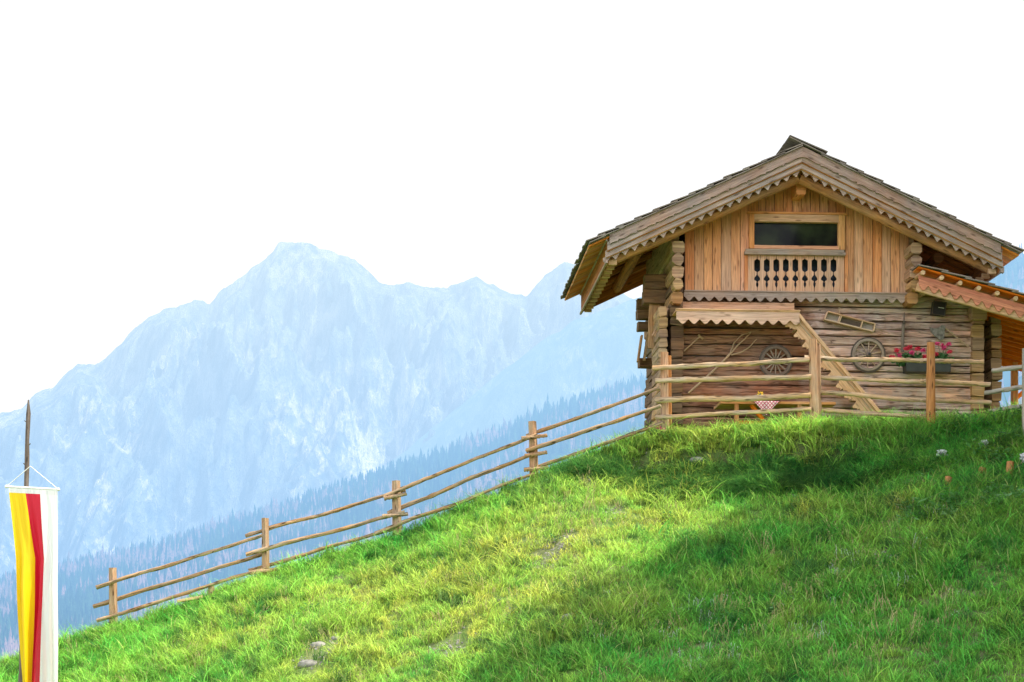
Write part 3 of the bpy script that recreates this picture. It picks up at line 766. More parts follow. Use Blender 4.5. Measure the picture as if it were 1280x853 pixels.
# side walls, with log ends standing proud of the front
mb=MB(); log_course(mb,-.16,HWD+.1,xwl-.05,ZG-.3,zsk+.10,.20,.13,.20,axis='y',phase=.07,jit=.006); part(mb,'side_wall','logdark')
xcr=H(1223,450,-.1)[0]
mb=MB(); log_course(mb,-.10,HWD+.1,xcr,ZG-.3,H(1223,400,-.1)[1],.19,.15,.22,axis='y',phase=.05,jit=.005)
cb=H(1224,391,-.18); mb.beam((cb[0],-.20,cb[1]),(cb[0],HWD,cb[1]),.24,.22,.015,jit=.004); part(mb,'side_wall','orange' if False else 'log')
mb=MB(); x_=H(1243,450,.35)[0]; log_course(mb,.25,HWD,x_,ZG-.3,H(1243,385,.3)[1],.16,.14,.2,axis='y',jit=.005); part(mb,'porch_wall','log')
# upper side walls and their corbelled ends carrying the roof
for nm,pxc,zl,py0,py1,xo in (('l',847.5,zsk,303,378,0),('r',1144,zsk,305,378,0)):
    yk=-.42; xk=H(pxc,340,yk)[0]
    z1=H(pxc,py0,yk)[1]; z0=H(pxc,py1,yk)[1]
    mb=MB(); n_=5; hh=(z1-z0)/n_; z=z0
    for k in range(n_):
        yy=yk-.10*(k/(n_-1))+rng.uniform(-.03,.03)+(.10 if k==0 else 0)
        rr=.088*rng.uniform(.93,1.1)
        if k%2==0: mb.sweep([(xk+rng.uniform(-.012,.012),yy,z+hh/2),(xk,.3,z+hh/2),(xk,HWD+.2,z+hh/2)],rect(rr*2,hh-.008,.03),jit=.004)
        else: mb.sweep([(xk+rng.uniform(-.012,.012),yy,z+hh/2),(xk,.3,z+hh/2),(xk,HWD+.2,z+hh/2)],rect(rr*1.8,hh-.008,.055),jit=.005)
        z+=hh
    # upper side wall above corbels to roof
    zt_=zroof(xk,-.13)
    if zt_>z+.05: mb.box((xk,HWD/2,(z+zt_)/2),(.13,HWD+.2,zt_-z-.02),'y')
    part(mb,'corbel','log')
# round log end beside the right corbel
c_=HV(1154,364,-.25); mb=MB(); mb.log((c_.x,-.25,c_.z),(c_.x,.4,c_.z),.065,.065,2,12,.0); part(mb,'log_end','pale')
c_=HV(862,377,-.28)
# rear wall
mb=MB(); log_course(mb,xwl,xwr,HWD,ZG-.2,zsk,.14,.15,.2,ext=(.1,.1))
A=[(xgl+(xgr-xgl)*i/12,HWD,zsk) for i in range(13)]; B=[(xgl+(xgr-xgl)*i/12,HWD,zroof(xgl+(xgr-xgl)*i/12,-.1)) for i in range(13)]
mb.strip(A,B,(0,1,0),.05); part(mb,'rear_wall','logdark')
# left gallery: cross logs poking out past the side wall
def xbeam(mb,px0,px1,py0,py1,c,dep,mat=None,jit=.004):
    a=H(px0,(py0+py1)/2,c); b=H(px1,(py0+py1)/2,c); h=H(px0,py0,c)[1]-H(px0,py1,c)[1]
    mb.beam((a[0],c+dep/2,a[1]),(b[0],c+dep/2,a[1]),dep,h,.012,jit=jit,segs=3)
for ar in ((806,850,343,361,.30,.25),(805,850,361.5,379,.32,.25),(797,850,373,385.5,1.1,.22),(797,850,386,398,1.15,.22),(798,850,402,412,1.3,.2),(799,850,448,459,1.75,.2)):
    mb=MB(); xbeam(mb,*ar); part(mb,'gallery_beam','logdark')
mb=MB(); a=H(820,379,.42); b=H(820,436,.42); mb.beam((a[0],.42,a[1]+.02),(b[0]-.03,.42,b[1]),.20,.05,.008,up=(0,1,0),jit=.004,segs=5)
a=H(837,386,.1); b=H(818,420,.1); mb.beam((a[0],.1,a[1]),(b[0],.15,b[1]),.07,.07,.01,up=(0,1,0),jit=.006,segs=4); part(mb,'gallery_bracket','log')
mb=MB(); a=H(802,420,1.6); b=H(812,418,1.6); mb.beam((a[0],1.6,a[1]),(a[0]-.06,1.6,a[1]-.42),.03,.16,.005,up=(0,1,0)); 
mb.beam((a[0]+.1,1.58,a[1]+.02),(a[0]+.04,1.62,a[1]-.4),.03,.16,.005,up=(0,1,0)); part(mb,'gallery_panel','log')
mb=MB(); a=H(829,384,-.22); b=H(829,535,-.22)
z=b[1]; 
while z<a[1]:
    h=rng.uniform(.14,.2); mb.beam((a[0]+rng.uniform(-.015,.015),-.25+rng.uniform(-.02,.02),z+h/2),(a[0],.6,z+h/2),.13,h-.012,.02,jit=.004); z+=h
part(mb,'corner_logs','log')

# board canopy over the left part of the front
ax0,az=H(846,389,-.55); ax1,az2=H(998,389.5,-.55)
mb=MB(); mb.box(((ax0+ax1)/2,-.30,az+.005),(ax1-ax0+.03,.58,.022),'x'); can=part(mb,'canopy','pale')
mbc=MB(); zt_=H(900,382,-.1)[1]
mbc.box(((ax0+ax1)/2+.04,-.10,(az+zt_+.05)/2+.01),(ax1-ax0-.02,.024,zt_+.05-az-.02),'x'); sub(mbc,'canopy_board','pinkpine',can)
A=[];B=[]
for i in range(301):
    t=i/300; x=ax0-.01+(ax1-ax0+.02)*t; ph=((x-ax0)/.172)%1
    A.append((x,-.585,az-.008)); B.append((x,-.585,az-.13-.065*(.5-.5*math.cos(2*math.pi*ph))**.8))
mbc=MB(); mbc.strip(A,B,(0,1,0),.022,ud=(1,0,0)); sub(mbc,'scalloped_valance','pinkpine',can)
mbc=MB(); mbc.box(((ax0+ax1)/2,-.575,az+.022),(ax1-ax0+.04,.06,.016),'x'); sub(mbc,'canopy_edge','pale',can)
# staircase: string board with stepped lower edge, top rail, treads
p0=HV(998,392,-.52); p1=HV(1112,530,-.52); d=(p1-p0); Ls=d.length; du=d.normalized(); pn=Vector((du.z,0,-du.x)); 
if pn.x>0: pn=-pn
A=[];B=[]
for i in range(241):
    t=i/240; s=t*Ls; a=p0+du*s
    ph=(s/.20)%1
    wv=.195+.060*(1 if ph<.5 else 0)*1.0 + .022*math.sin(2*math.pi*ph*2)
    a2=a.copy(); a2.y=-.52; b2=a+pn*wv; b2.y=-.52
    A.append(a2); B.append(b2)
mb=MB(); mb.strip(A,B,(0,1,0),.03,ud=du); st=part(mb,'staircase','pale')
mbc=MB(); mbc.beam(p0+pn*.02+Vector((0,-.02,0)),p1+pn*.02+Vector((0,-.02,0)),.05,.07,.004,up=(0,1,0)); sub(mbc,'stair_rail','pale',st)
mbc=MB(); mbc.beam(p0+pn*.085+Vector((0,-.008,0)),p1+pn*.085+Vector((0,-.008,0)),.012,.016,.001,up=(0,1,0)); sub(mbc,'shade_line','tool',st)  # raised darker strip painted as the shadow line below the rail
for k in range(9):
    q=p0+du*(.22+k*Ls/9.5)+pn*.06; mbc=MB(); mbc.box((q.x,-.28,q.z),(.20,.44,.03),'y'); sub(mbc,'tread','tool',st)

# lean-to porch on the right
def zporch(x,off=0): 
    a=H(1149,333,-.75); return a[1]-.262*(x-a[0])+off
px0=H(1147,333,-.75)[0]; px1=px0+2.75
mb=MB(); y=-.82
while y<2.7:
    w_=rng.uniform(.10,.17); mb.beam((px0,y+w_/2,zporch(px0,-.035)),(px1,y+w_/2,zporch(px1,-.035)),w_-.005,.024,.002); y+=w_
por=part(mb,'porch_roof','orange')
mb=MB()
for k in range(8):
    xa=px0+.36*k-.02; xb=xa+.46
    y=-.86
    while y<2.75:
        w_=rng.uniform(.10,.18); mb.beam((xa,y+w_/2,zporch(xa,-.012)),(xb,y+w_/2,zporch(xb,.018)),w_-.004,.02,.002); y+=w_
sub(mb,'roof_shingles','shake',por)
for k in range(11):
    mb=MB(); x=px0+.07+.285*k; mb.log((x,-.80,zporch(x,-.09)),(x,2.6,zporch(x,-.09)),.036,.034,3,10,.0); sub(mb,'rafter_pole','pale',por)
for k in range(12):
    mb=MB(); yy=-.45+.28*k; mb.beam((px0+.1,yy,zporch(px0+.1,-.17)),(px1-.02,yy,zporch(px1-.02,-.17)),.055,.09,.004); sub(mb,'rafter','orange',por)
for off0,off1,yy,sc_,nm in ((-.13,-.20,-.735,0,'fascia_board'),(-.19,-.265,-.76,1,'fascia_board')):
    A=[];B=[]; xE=px0+1.72
    for i in range(301):
        x=px0+.02+(xE-px0)*i/300; ph=((x-px0)/.165)%1
        zb=off1-(.085*(.5-.5*math.cos(2*math.pi*ph))**.85 if sc_ else 0)
        A.append((x,yy,zporch(x,off0))); B.append((x,yy,zporch(x,zb)))
    mb=MB(); mb.strip(A,B,(0,1,0),.024); sub(mb,nm,'porchwood',por)
mb=MB(); mb.beam((px0,-.70,zporch(px0,-.31)),(px0+1.7,-.70,zporch(px0+1.7,-.31)),.06,.13,.01,jit=.003,segs=6); sub(mb,'tie_beam','pale',por)
mb=MB(); mb.beam((px0+1.0,2.35,zporch(px0+1.0,-.30)),(px1,2.35,zporch(px1,-.30)),.1,.12,.01); sub(mb,'tie_beam','orange',por)
for pxx,cc in ((1268,2.35),(1345,-.55)):
    a=H(pxx,470,cc)[0]; mb=MB(); mb.beam((a,cc,3.3),(a,cc,zporch(a,-.25)),.105,.105,.01,up=(0,1,0),jit=.002,segs=4); part(mb,'porch_post','framewood')
mb=MB(); a=H(1268,470,2.35)[0]; mb.beam((a+.03,2.35,zporch(a,-.85)),(a+.5,2.35,zporch(a+.5,-.32)),.07,.07,.008,up=(0,1,0)); part(mb,'brace','orange')

# ------------------------------------------------------------------ things on the front wall
YW=-.02
def wheel(px,py,rpx,mat_r,mat_s,label,c=-.06,ns=12,a0=.1):
    o=HV(px,py,c); r=rpx*29.55/F
    root=hthing('wagon_wheel',label,'wagon wheel',(o.x,c,o.z-r),group=None)
    org=(o.x,c,o.z-r)
    mb=MB(); n=40
    pts=[o+Vector((math.cos(2*math.pi*i/n)*(r-.022),0,math.sin(2*math.pi*i/n)*(r-.022))) for i in range(n+1)]
    mb.sweep(pts,rect(.045,.045,.006),up=(0,1,0),cap=False); mb.build('rim',M[mat_r],root,org)
    mb=MB(); pts=[o+Vector((math.cos(2*math.pi*i/n)*(r+.002),0,math.sin(2*math.pi*i/n)*(r+.002))) for i in range(n+1)]
    mb.sweep(pts,rect(.045,.006,.001),up=(0,1,0),cap=False); mb.build('tyre',M['iron'],root,org)
    for k in range(ns):
        a=a0+2*math.pi*k/ns; dd=Vector((math.cos(a),0,math.sin(a)))
        mb=MB(); mb.sweep([o+dd*.03,o+dd*(r*.5),o+dd*(r-.04)],circ(.010,8),[1.1,1.25,.95],smooth=True,up=(0,1,0)); mb.build('spoke',M[mat_s],root,org)
    mb=MB(); mb.sweep([o+Vector((0,-.07,0)),o+Vector((0,-.05,0)),o+Vector((0,0,0)),o+Vector((0,.04,0))],circ(.042,14),[.62,.9,1.1,.8],smooth=True); mb.build('hub',M['tooldark'],root,org)
    mb=MB(); mb.sweep([o+Vector((0,-.080,0)),o+Vector((0,-.066,0))],circ(.018,12)); mb.build('axle_hole',M['black'],root,org)
wheel(969.6,452,19.3,'tooldark','oldgrey','wagon wheel hanging in the shade under the board canopy, left of the stairs',ns=14,a0=.2)
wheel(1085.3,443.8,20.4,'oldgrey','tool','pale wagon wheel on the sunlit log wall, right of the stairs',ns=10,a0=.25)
# hay fork
def tube(mb,pts,r0,r1,n=8):
    m=len(pts); mb.sweep(pts,circ(r0,n),[(r0+(r1-r0)*i/(m-1))/r0 for i in range(m)],smooth=True,up=(0,1,0))
f0=HV(860.5,491.7,-.09); root=hthing('hay_fork','long wooden hay fork with curved tines leaning across the log wall','hay fork',f0)
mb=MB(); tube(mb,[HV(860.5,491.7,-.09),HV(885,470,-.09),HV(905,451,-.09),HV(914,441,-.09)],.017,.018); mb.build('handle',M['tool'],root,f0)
for pts in ([(912,443),(918,428),(927,419),(939,415)],[(913,443),(922,432),(931,424),(938.5,415.5)],[(914,444),(926,441),(936,435),(946,424)]):
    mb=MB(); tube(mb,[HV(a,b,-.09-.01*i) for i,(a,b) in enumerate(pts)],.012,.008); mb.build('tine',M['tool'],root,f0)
f0=HV(855,439,-.08); root=hthing('wooden_mallet','small wooden mallet with a thin handle on the dark wall at the left corner','mallet',f0)
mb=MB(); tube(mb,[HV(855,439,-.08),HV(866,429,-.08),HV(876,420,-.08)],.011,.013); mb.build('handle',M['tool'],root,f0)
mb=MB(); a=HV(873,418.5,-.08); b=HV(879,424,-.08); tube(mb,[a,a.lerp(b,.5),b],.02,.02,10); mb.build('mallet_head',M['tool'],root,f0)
# compartment tray
t0=HV(1034.8,389.5,-.12); t1=HV(1094,405,-.12); t2=HV(1092,414.5,-.12); t3=HV(1030.6,399.4,-.12)
org=HV(1062,414,-.12); root=hthing('seed_tray','long shallow wooden tray with three compartments hanging tilted on the wall','tray',org)
mb=MB()
for a,b in ((t0,t1),(t1,t2),(t2,t3),(t3,t0)): mb.beam(a,b,.018,.12 if False else .02,.002,up=(0,1,0))
for a,b in ((t0,t1),(t1,t2),(t2,t3),(t3,t0)): mb.beam(a+Vector((0,.05,0)),b+Vector((0,.05,0)),.016,.10,.002,up=(0,1,0))
def lerp4(u,v): return (t0.lerp(t1,u)).lerp(t3.lerp(t2,u),v)
for u in (.27,.30,.74): mb.beam(lerp4(u,0)+Vector((0,.03,0)),lerp4(u,1)+Vector((0,.03,0)),.014,.06,.002,up=(0,1,0))
mb.build('frame',M['pale'],root,org)
for u0,u1,mt in ((0,.28,'greypole'),(.28,.74,'tooldark'),(.74,1,'greypole')):
    mb=MB(); a,b,c_,d_=[q+Vector((0,.08,0)) for q in (lerp4(u0,0),lerp4(u1,0),lerp4(u1,1),lerp4(u0,1))]; mb.strip([a,b],[d_,c_],(0,1,0),.01); mb.build('panel',M[mt],root,org)
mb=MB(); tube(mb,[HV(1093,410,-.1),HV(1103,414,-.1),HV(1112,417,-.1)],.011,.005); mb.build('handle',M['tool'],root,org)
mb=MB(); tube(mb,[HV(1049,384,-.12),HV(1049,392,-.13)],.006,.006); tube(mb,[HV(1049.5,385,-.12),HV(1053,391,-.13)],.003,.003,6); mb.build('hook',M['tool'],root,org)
# vertical flail stick
org=HV(1129,440,-.08); root=hthing('threshing_flail','dark narrow upright wooden flail hanging above the flower box','flail',org)
mb=MB(); mb.beam(HV(1130.5,391,-.08),HV(1129,418,-.08),.018,.03,.004,up=(0,1,0)); mb.beam(HV(1129,405,-.09),HV(1128.2,440,-.09),.045,.035,.008,up=(0,1,0),segs=4,jit=.002); mb.build('shaft',M['tooldark'],root,org)
mb=MB(); a=HV(1129.5,404,-.08); mb.box((a.x,-.09,a.z),(.04,.05,.05),'z'); mb.build('joint',M['iron'],root,org)
# black wall lamp box
org=HV(1174,395,-.12); root=hthing('wall_lamp','small black square lamp box high on the wall under the porch roof','wall lamp',org)
a,b,c_,d_=[HV(x,y,-.12) for x,y in ((1167,376.5),(1183,378.5),(1181,395),(1165,392.5))]
mb=MB(); mb.strip([a,b],[d_,c_],(0,1,0),.10); mb.build('housing',M['black'],root,org)
mb=MB()
for p,q in ((a,b),(b,c_),(c_,d_),(d_,a)): mb.beam(p+Vector((0,-.004,0)),q+Vector((0,-.004,0)),.012,.018,.002,up=(0,1,0))
mb.build('bezel',M['iron'],root,org)
mb=MB(); p=HV(1173,384.5,-.135); q=HV(1180,385.5,-.135); mb.beam(p,q,.008,.008,.001,up=(0,1,0)); mb.build('light_strip',M['white'],root,org)
# axe
org=HV(1185,434,-.09); root=hthing('axe','old broad axe with worn steel head hanging on the wall right of the flowers','axe',org)
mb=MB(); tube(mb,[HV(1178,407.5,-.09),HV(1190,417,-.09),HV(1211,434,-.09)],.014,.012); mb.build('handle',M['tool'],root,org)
hp=[(1176,405),(1183,409),(1179.5,414),(1180,420),(1181,426.5),(1175,424),(1167,418),(1161.5,409),(1168,411),(1174,410)]
top=[(1162,409),(1168,411),(1174,409.5),(1177.5,406),(1182,408)]; bot=[(1165,416),(1170,421),(1176,425.5),(1180,424),(1181,414)]
mb=MB(); mb.strip([HV(x,y,-.11) for x,y in top],[HV(x,y,-.11) for x,y in bot],(0,1,0),.03); mb.build('axe_head',M['steel'],root,org)

# ------------------------------------------------------------------ flower box with geraniums
def foliage(mb,c,rad,n,size,flat=.6):
    for _ in range(n):
        d=Vector((rng.gauss(0,1),rng.gauss(0,1),rng.gauss(0,1))).normalized()*rng.uniform(.3,1)
        p=Vector(c)+Vector((d.x*rad[0],d.y*rad[1],d.z*rad[2]))
        u=Vector((rng.uniform(-1,1),rng.uniform(-1,1),rng.uniform(-.6,.6))).normalized(); v=u.cross(Vector((rng.uniform(-.5,.5),rng.uniform(-1,-.2),rng.uniform(.2,1)))).normalized()
        s=size*rng.uniform(.6,1.3)
        mb.quad(p-u*s,p-v*s*.8,p+u*s,p+v*s*.8)
bx0=H(1130,460,-.26)[0]; bx1=H(1187,460,-.26)[0]; bz=H(1158,466,-.26)[1]
mb=MB(); mb.strip([(bx0,-.36,bz+.14),(bx1,-.36,bz+.14)],[(bx0+.02,-.36,bz),(bx1-.02,-.36,bz)],(0,1,0),.012); mb.strip([(bx0,-.16,bz+.14),(bx1,-.16,bz+.14)],[(bx0+.02,-.16,bz),(bx1-.02,-.16,bz)],(0,1,0),.012)
mb.box(((bx0+bx1)/2,-.255,bz+.01),(bx1-bx0-.04,.19,.02),'x'); mb.box((bx0+.012,-.255,bz+.07),(.012,.19,.14),'y'); mb.box((bx1-.012,-.255,bz+.07),(.012,.19,.14),'y'); mb.box(((bx0+bx1)/2,-.255,bz+.10),(bx1-bx0-.04,.19,.02),'x')
root=hthing('flower_box','dark flower box full of geraniums fixed to the front wall behind the fence','flower box',((bx0+bx1)/2,-.26,bz))
mb.build('planter',M['plantbox'],root,((bx0+bx1)/2,-.26,bz))
for xx in (bx0+.12,bx1-.12): mb=MB(); mb.box((xx,-.09,bz+.03),(.02,.16,.02),'y'); mb.build('bracket',M['iron'],root,((bx0+bx1)/2,-.26,bz))
gers=[('geranium with small bright red blossoms at the left end of the flower box',1127,[(1121,438,'redf'),(1115,446.6,'redf'),(1124,444,'pinkf')],11),
      ('geranium with red and pink blossoms in the middle of the flower box',1143,[(1137,434,'redf'),(1140,441,'pinkf'),(1147,436,'redf'),(1154,438,'pinkf'),(1133,436,'redf'),(1155,446,'redf')],13),
      ('geranium with a large pink blossom cluster right of the fence post',1178,[(1172,430,'pinkf'),(1179,432,'pinkf'),(1186,430,'pinkf'),(1180,435,'pinkf'),(1170,443,'redf'),(1187,440,'redf')],13)]
for lab,pc,fl,wpx in gers:
    base=HV(pc,457,-.26); root=hthing('geranium',lab,'geranium',base,'geraniums in the flower box')
    mb=MB(); foliage(mb,HV(pc,450,-.28),(wpx*.0150,.12,.11),260,.026); mb.build('foliage',M['leafg'],root,base)
    mb=MB()
    for (x,y,_) in fl: tube(mb,[HV(pc,455,-.26),HV((pc+x)/2,(y+450)/2,-.3),HV(x,y,-.34)],.004,.003,5)
    mb.build('stems',M['leafg'],root,base)
    for (x,y,m_) in fl:
        mb=MB(); foliage(mb,HV(x,y,-.35),(.048,.035,.036),70,.015); mb.build('blossom',M[m_],root,base)
# ------------------------------------------------------------------ table on the terrace
tp0=HV(901,503,-1.0); tp1=HV(1045,505,-1.0); org=Vector(((tp0.x+tp1.x)/2,-1.0,3.8)); TZ=tp0.z
root=hthing('picnic_table','long orange-brown wooden table standing on the terrace behind the fence','table',org)
mb=MB()
for k in range(4): mb.box((org.x,-1.0+.16*k+.08,TZ),(tp1.x-tp0.x,.15,.04),'x')
mb.build('tabletop',M['fencepost'],root,org)
for pxx in (920.5,999):
    for cc in (-.96,-.45):
        a=H(pxx,505,cc)[0]; mb=MB(); mb.beam((a,cc,3.72),(a,cc,TZ-.02),.06,.06,.004,up=(0,1,0)); mb.build('leg',M['fencepost'],root,org)
mb=MB(); a=H(943,505,-.9)[0]; b=H(952,520,-.9)[0]; mb.beam((a-.05,-.9,TZ-.02),(b+.02,-.9,TZ-.24),.06,.05,.004,up=(0,1,0)); mb.beam((H(920.5,505,-.9)[0],-.72,TZ-.26),(H(999,505,-.9)[0],-.72,TZ-.26),.06,.05); mb.build('brace',M['orange'],root,org)
a=HV(941,500.6,-1.01);b=HV(975,501,-1.01);c_=HV(956.5,514.5,-1.03); org=Vector(((a.x+b.x)/2,-1.0,TZ+.022))
mb=MB(); zt2=TZ+.024; w2=b.x-a.x; nn=14
def cl(u,v): # square cloth laid cornerwise: u,v in 0..1
    X=(u-v)*w2/1.0*.78; D=(u+v)*w2*.78     # D = distance back from the hanging tip
    hang=.21*1.0
    if D<hang: return Vector((org.x+X*.92,-1.012-.012*math.sin(X*40)*(1-D/hang),zt2-(hang-D)))
    return Vector((org.x+X,-1.01+(D-hang),zt2+.002))
for i in range(nn):
    for j in range(nn):
        u0,u1,v0,v1=i/nn,(i+1)/nn,j/nn,(j+1)/nn
        if (u1+v1)*w2*.78>.21+.62: continue
        mb.quad(cl(u0,v0),cl(u1,v0),cl(u1,v1),cl(u0,v1),((u0,v0),(u1,v0),(u1,v1),(u0,v1)))
hsolo(mb,'tablecloth',M['cloth'],org,'red and white checked cloth with one corner hanging over the table edge','tablecloth')
org=Vector((H(950,498,-.8)[0],-.8,TZ+.03)); root=hthing('flower_vase','small vase of yellow flowers standing on the table','vase',org)
mb=MB(); mb.sweep([org,org+Vector((0,0,.04)),org+Vector((0,0,.09))],circ(.03,12),[.8,1.1,.7],smooth=True,up=(0,1,0)); mb.build('vase',M['glassvase'],root,org)
mb=MB(); foliage(mb,org+Vector((0,0,.14)),(.06,.05,.03),40,.014); mb.build('blossom',M['yellowf'],root,org)
mb=MB(); foliage(mb,org+Vector((0,0,.11)),(.06,.05,.03),40,.014); mb.build('foliage',M['leafg'],root,org)

# ------------------------------------------------------------------ fences
def fence_post(root,org,px,py0,py1,Y,wpx,mat='fence3',lean=0,sq=False,name='post'):
    a=P(px,py1,Y); zg=zt(a.x,Y)-.25; b=P(px+lean,py0,Y); r=wpx/2*Y/F
    a.z=min(a.z,zg) ; mb=MB(); n=10
    pts=[a.lerp(b,i/9) for i in range(10)]
    prof_=rect(2*r,2*r*.9,r*.35) if sq else circ(r,n)
    if sq=='split': ca,sa=math.cos(.6),math.sin(.6); prof_=[(p*ca-q*sa,p*sa+q*ca) for p,q in rect(1.55*r,1.5*r,r*.18)]
    mb.sweep(pts,prof_,[1.08-.02*i+rng.uniform(-.02,.02) for i in range(10)],up=(0,1,0),smooth=not sq,jit=.0015)
    return mb.build(name,M[mat],root,org)
def rail(root,org,a,b,Ya,Yb,wpx,mat='fence2',wav=.022,taper=.8):
    p=P(a[0],a[1],Ya); q=P(b[0],b[1],Yb); r=wpx/2*(Ya+Yb)/2/F
    mb=MB(); mb.log(p,q,r,r*taper,26,10,wav,.0035); return mb.build('rail',M[mat],root,org)
def cy(px): return float(np.interp((px-640)/F*29.5,_cx,_cy))-.05
# slope fence
org=P(142,780,cy(142)); f1=thing('rail_fence','long three-rail pole fence running down the grassy crest towards the left','fence',org)
for (x,y0,y1,w_,ln) in ((142,710,782,11,-1),(332.5,648,716,10,-1),(497,601,669,12,-2),(668.5,527,595,11.5,-3)):
    fence_post(f1,org,x,y0,y1,cy(x),w_,'fence3' ,ln,'split')
fy=.10
rails=[((120.5,734.5),(327,670)),((117,758.5),(331,692)),((121,776),(333,710)),
 ((307,670),(507,613)),((308,693),(506,640)),((311,713.5),(503,658)),
 ((480,621),(671,543)),((485,642),(667,567)),((469,667),(672,591)),
 ((658,545),(824,485)),((658,564),(826,507.5)),((672,584),(829,528))]
for i,(a,b) in enumerate(rails):
    off=-.09 if i%2==0 else .07
    rail(f1,org,a,b,cy(a[0])+off,cy(b[0])+off,5.0+.6*(i%3==1),'fence2',.020)
for (x,y) in ((433/2.17+280,621.5),(333,690)):
    pass
for (x0,y0,x1,y1,yy) in ((480,621,508,614,497),(652,546,684,541,668),(656,568,684,562,668),(655,585,685,581,668),(478,643,510,639,497),(312,714,346,708,332)):
    rail(f1,org,(x0,y0+2.5),(x1,y1+3.5),cy(yy)-.10,cy(yy)-.10,5.5,'fence2',.004)
# terrace fence
YP={830:28.15,1018:27.0,1163:25.9,1236:26.9}
def ty(px): return float(np.interp(px,[810,830,1018,1163,1240],[28.5,28.4,27.35,26.8,26.9]))
org=P(1018,538,27.0); f2=thing('terrace_fence','four-rail pole fence with stout posts on the lip in front of the log house','fence',org)
fence_post(f2,org,831,440.6,541,28.4,10,'fence3',-.5,True); fence_post(f2,org,837,445,541,28.5,6,'fencepost',-.8,True)
fence_post(f2,org,1019,424.5,541,27.3,10.5,'fence3',-3,True); fence_post(f2,org,1023.5,430,541,27.4,7.5,'fence3',-1.5,True)
fence_post(f2,org,1163.5,428.5,552,26.7,11.5,'fencepost',0,False)
for i,(a,b,w_,m_) in enumerate([((816,460.7),(1012,449.6),6.2,'fence'),((820,476),(1014,471),6.8,'fence'),((820,500.5),(1014,494),7.4,'fence'),((820,522),(1014,511.6),5.6,'fence'),
    ((1006,447.6),(1159,451),5.8,'fence'),((1008,471),(1159,477),5.6,'fence'),((1012,490),(1159,500.5),6,'fence'),((1001,511),(1159,522.5),5.6,'fence'),
    ((1150,451.5),(1230,452.5),6,'fence'),((1150,477),(1238,480.6),6,'fence'),((1150,500),(1239,503),6,'fence'),((1150,520.5),(1235,528),5.6,'fence')]):
    o_=-.16 if i<4 else (.13 if i<8 else -.02)
    if i>=8: rail(f2,org,a,b,ty(a[0])+.12,ty(b[0]),w_,m_,.012,.92)
    else: rail(f2,org,a,b,ty(a[0])+o_*(.8 if i<4 else .6),ty(b[0])+(.13 if i>=4 else -.13),w_,m_,.014,.9)
# right fence
org=P(1277,530,26.4); f3=thing('side_fence','grey three-rail fence starting beside the porch at the right edge','fence',org)
fence_post(f3,org,1283,436,540,26.2,9,'greypole',-1,True); fence_post(f3,org,1420,410,510,25.6,10,'greypole',0,True)
for a,b in (((1240.5,463.8),(1425,438)),((1231.5,491.5),(1425,462)),((1236.7,514.5),(1425,486))):
    rail(f3,org,a,b,27.0,25.8,6,'greypole',.012,.95)
# stake and board by the slope fence
p=hit(264,744) or P(264,744,29.7)
p=Vector(((264-640)/F*29.75,29.75,0)); p.z=zt(p.x,p.y)
mb=MB(); mb.sweep([p+Vector((0,0,-.2)),P(264,733,29.75)],circ(.05,12),smooth=True,up=(0,1,0)); tag(mb.build('wooden_stake',M['fence3'],None,p,p),'short sawn wooden stake in the grass beneath the slope fence','stake')
a=P(222,752,29.7); b=P(255,746,29.7); mb=MB(); mb.beam(a,b,.14,.04,.004); tag(mb.build('loose_board',M['pale'],None,a,a),'pale loose board lying in the grass below the slope fence','board')

# ------------------------------------------------------------------ banner and flagpole
YF=28.0
gp=P(26,853,YF+.1); gp.z=zt(gp.x,gp.y)-.3
tp=P(35.5,500,YF+.12)
mb=MB(); n_=24; pts=[gp.lerp(tp,i/n_)+Vector((.012*mnoise.noise(Vector((i*.5,0,0))),0,0)) for i in range(n_+1)]
mb.sweep(pts,circ(.046,10),[(1.15-.50*(i/n_))*(1+.10*mnoise.noise(Vector((i*.9,4,0)))) *(1.0 if i<n_ else .35) for i in range(n_+1)],smooth=True,up=(0,1,0),jit=.002)
fp=thing('flagpole','dark weathered wooden flagpole rising above the hanging banner','flagpole',gp); mb.build('pole',M['polewood'],fp,gp)
mb=MB()
for k in (.80,.86,.93): 
    q=gp.lerp(tp,k); mb.log(q,q+Vector((rng.choice((-1,1))*.05,-.01,.03)),.012,.006,2,7,0)
mb.build('branch_stub',M['polewood'],fp,gp)
bl=P(8,608.5,YF); br=P(73,612,YF); pk=P(38,583,YF+.04)
bt=thing('hanging_banner','tall yellow, red and white vertical banner hanging from a white crossbar on the pole','banner',(bl+br)/2)
org=(bl+br)/2
mb=MB(); mb.sweep([bl,bl.lerp(br,.5),br],circ(.016,10),smooth=True); 
mb.build('crossbar',M['white'],bt,org)
for q in (bl,br):
    mb=MB(); mb.blob(q,.026,10,8,0); mb.build('end_cap',M['white'],bt,org)
mb=MB(); tube(mb,[bl,pk],.006,.006,6); tube(mb,[pk,br],.006,.006,6); mb.build('cord',M['cord'],bt,org)
mb=MB(); nu,nv=44,90; LB=3.75
vid={}
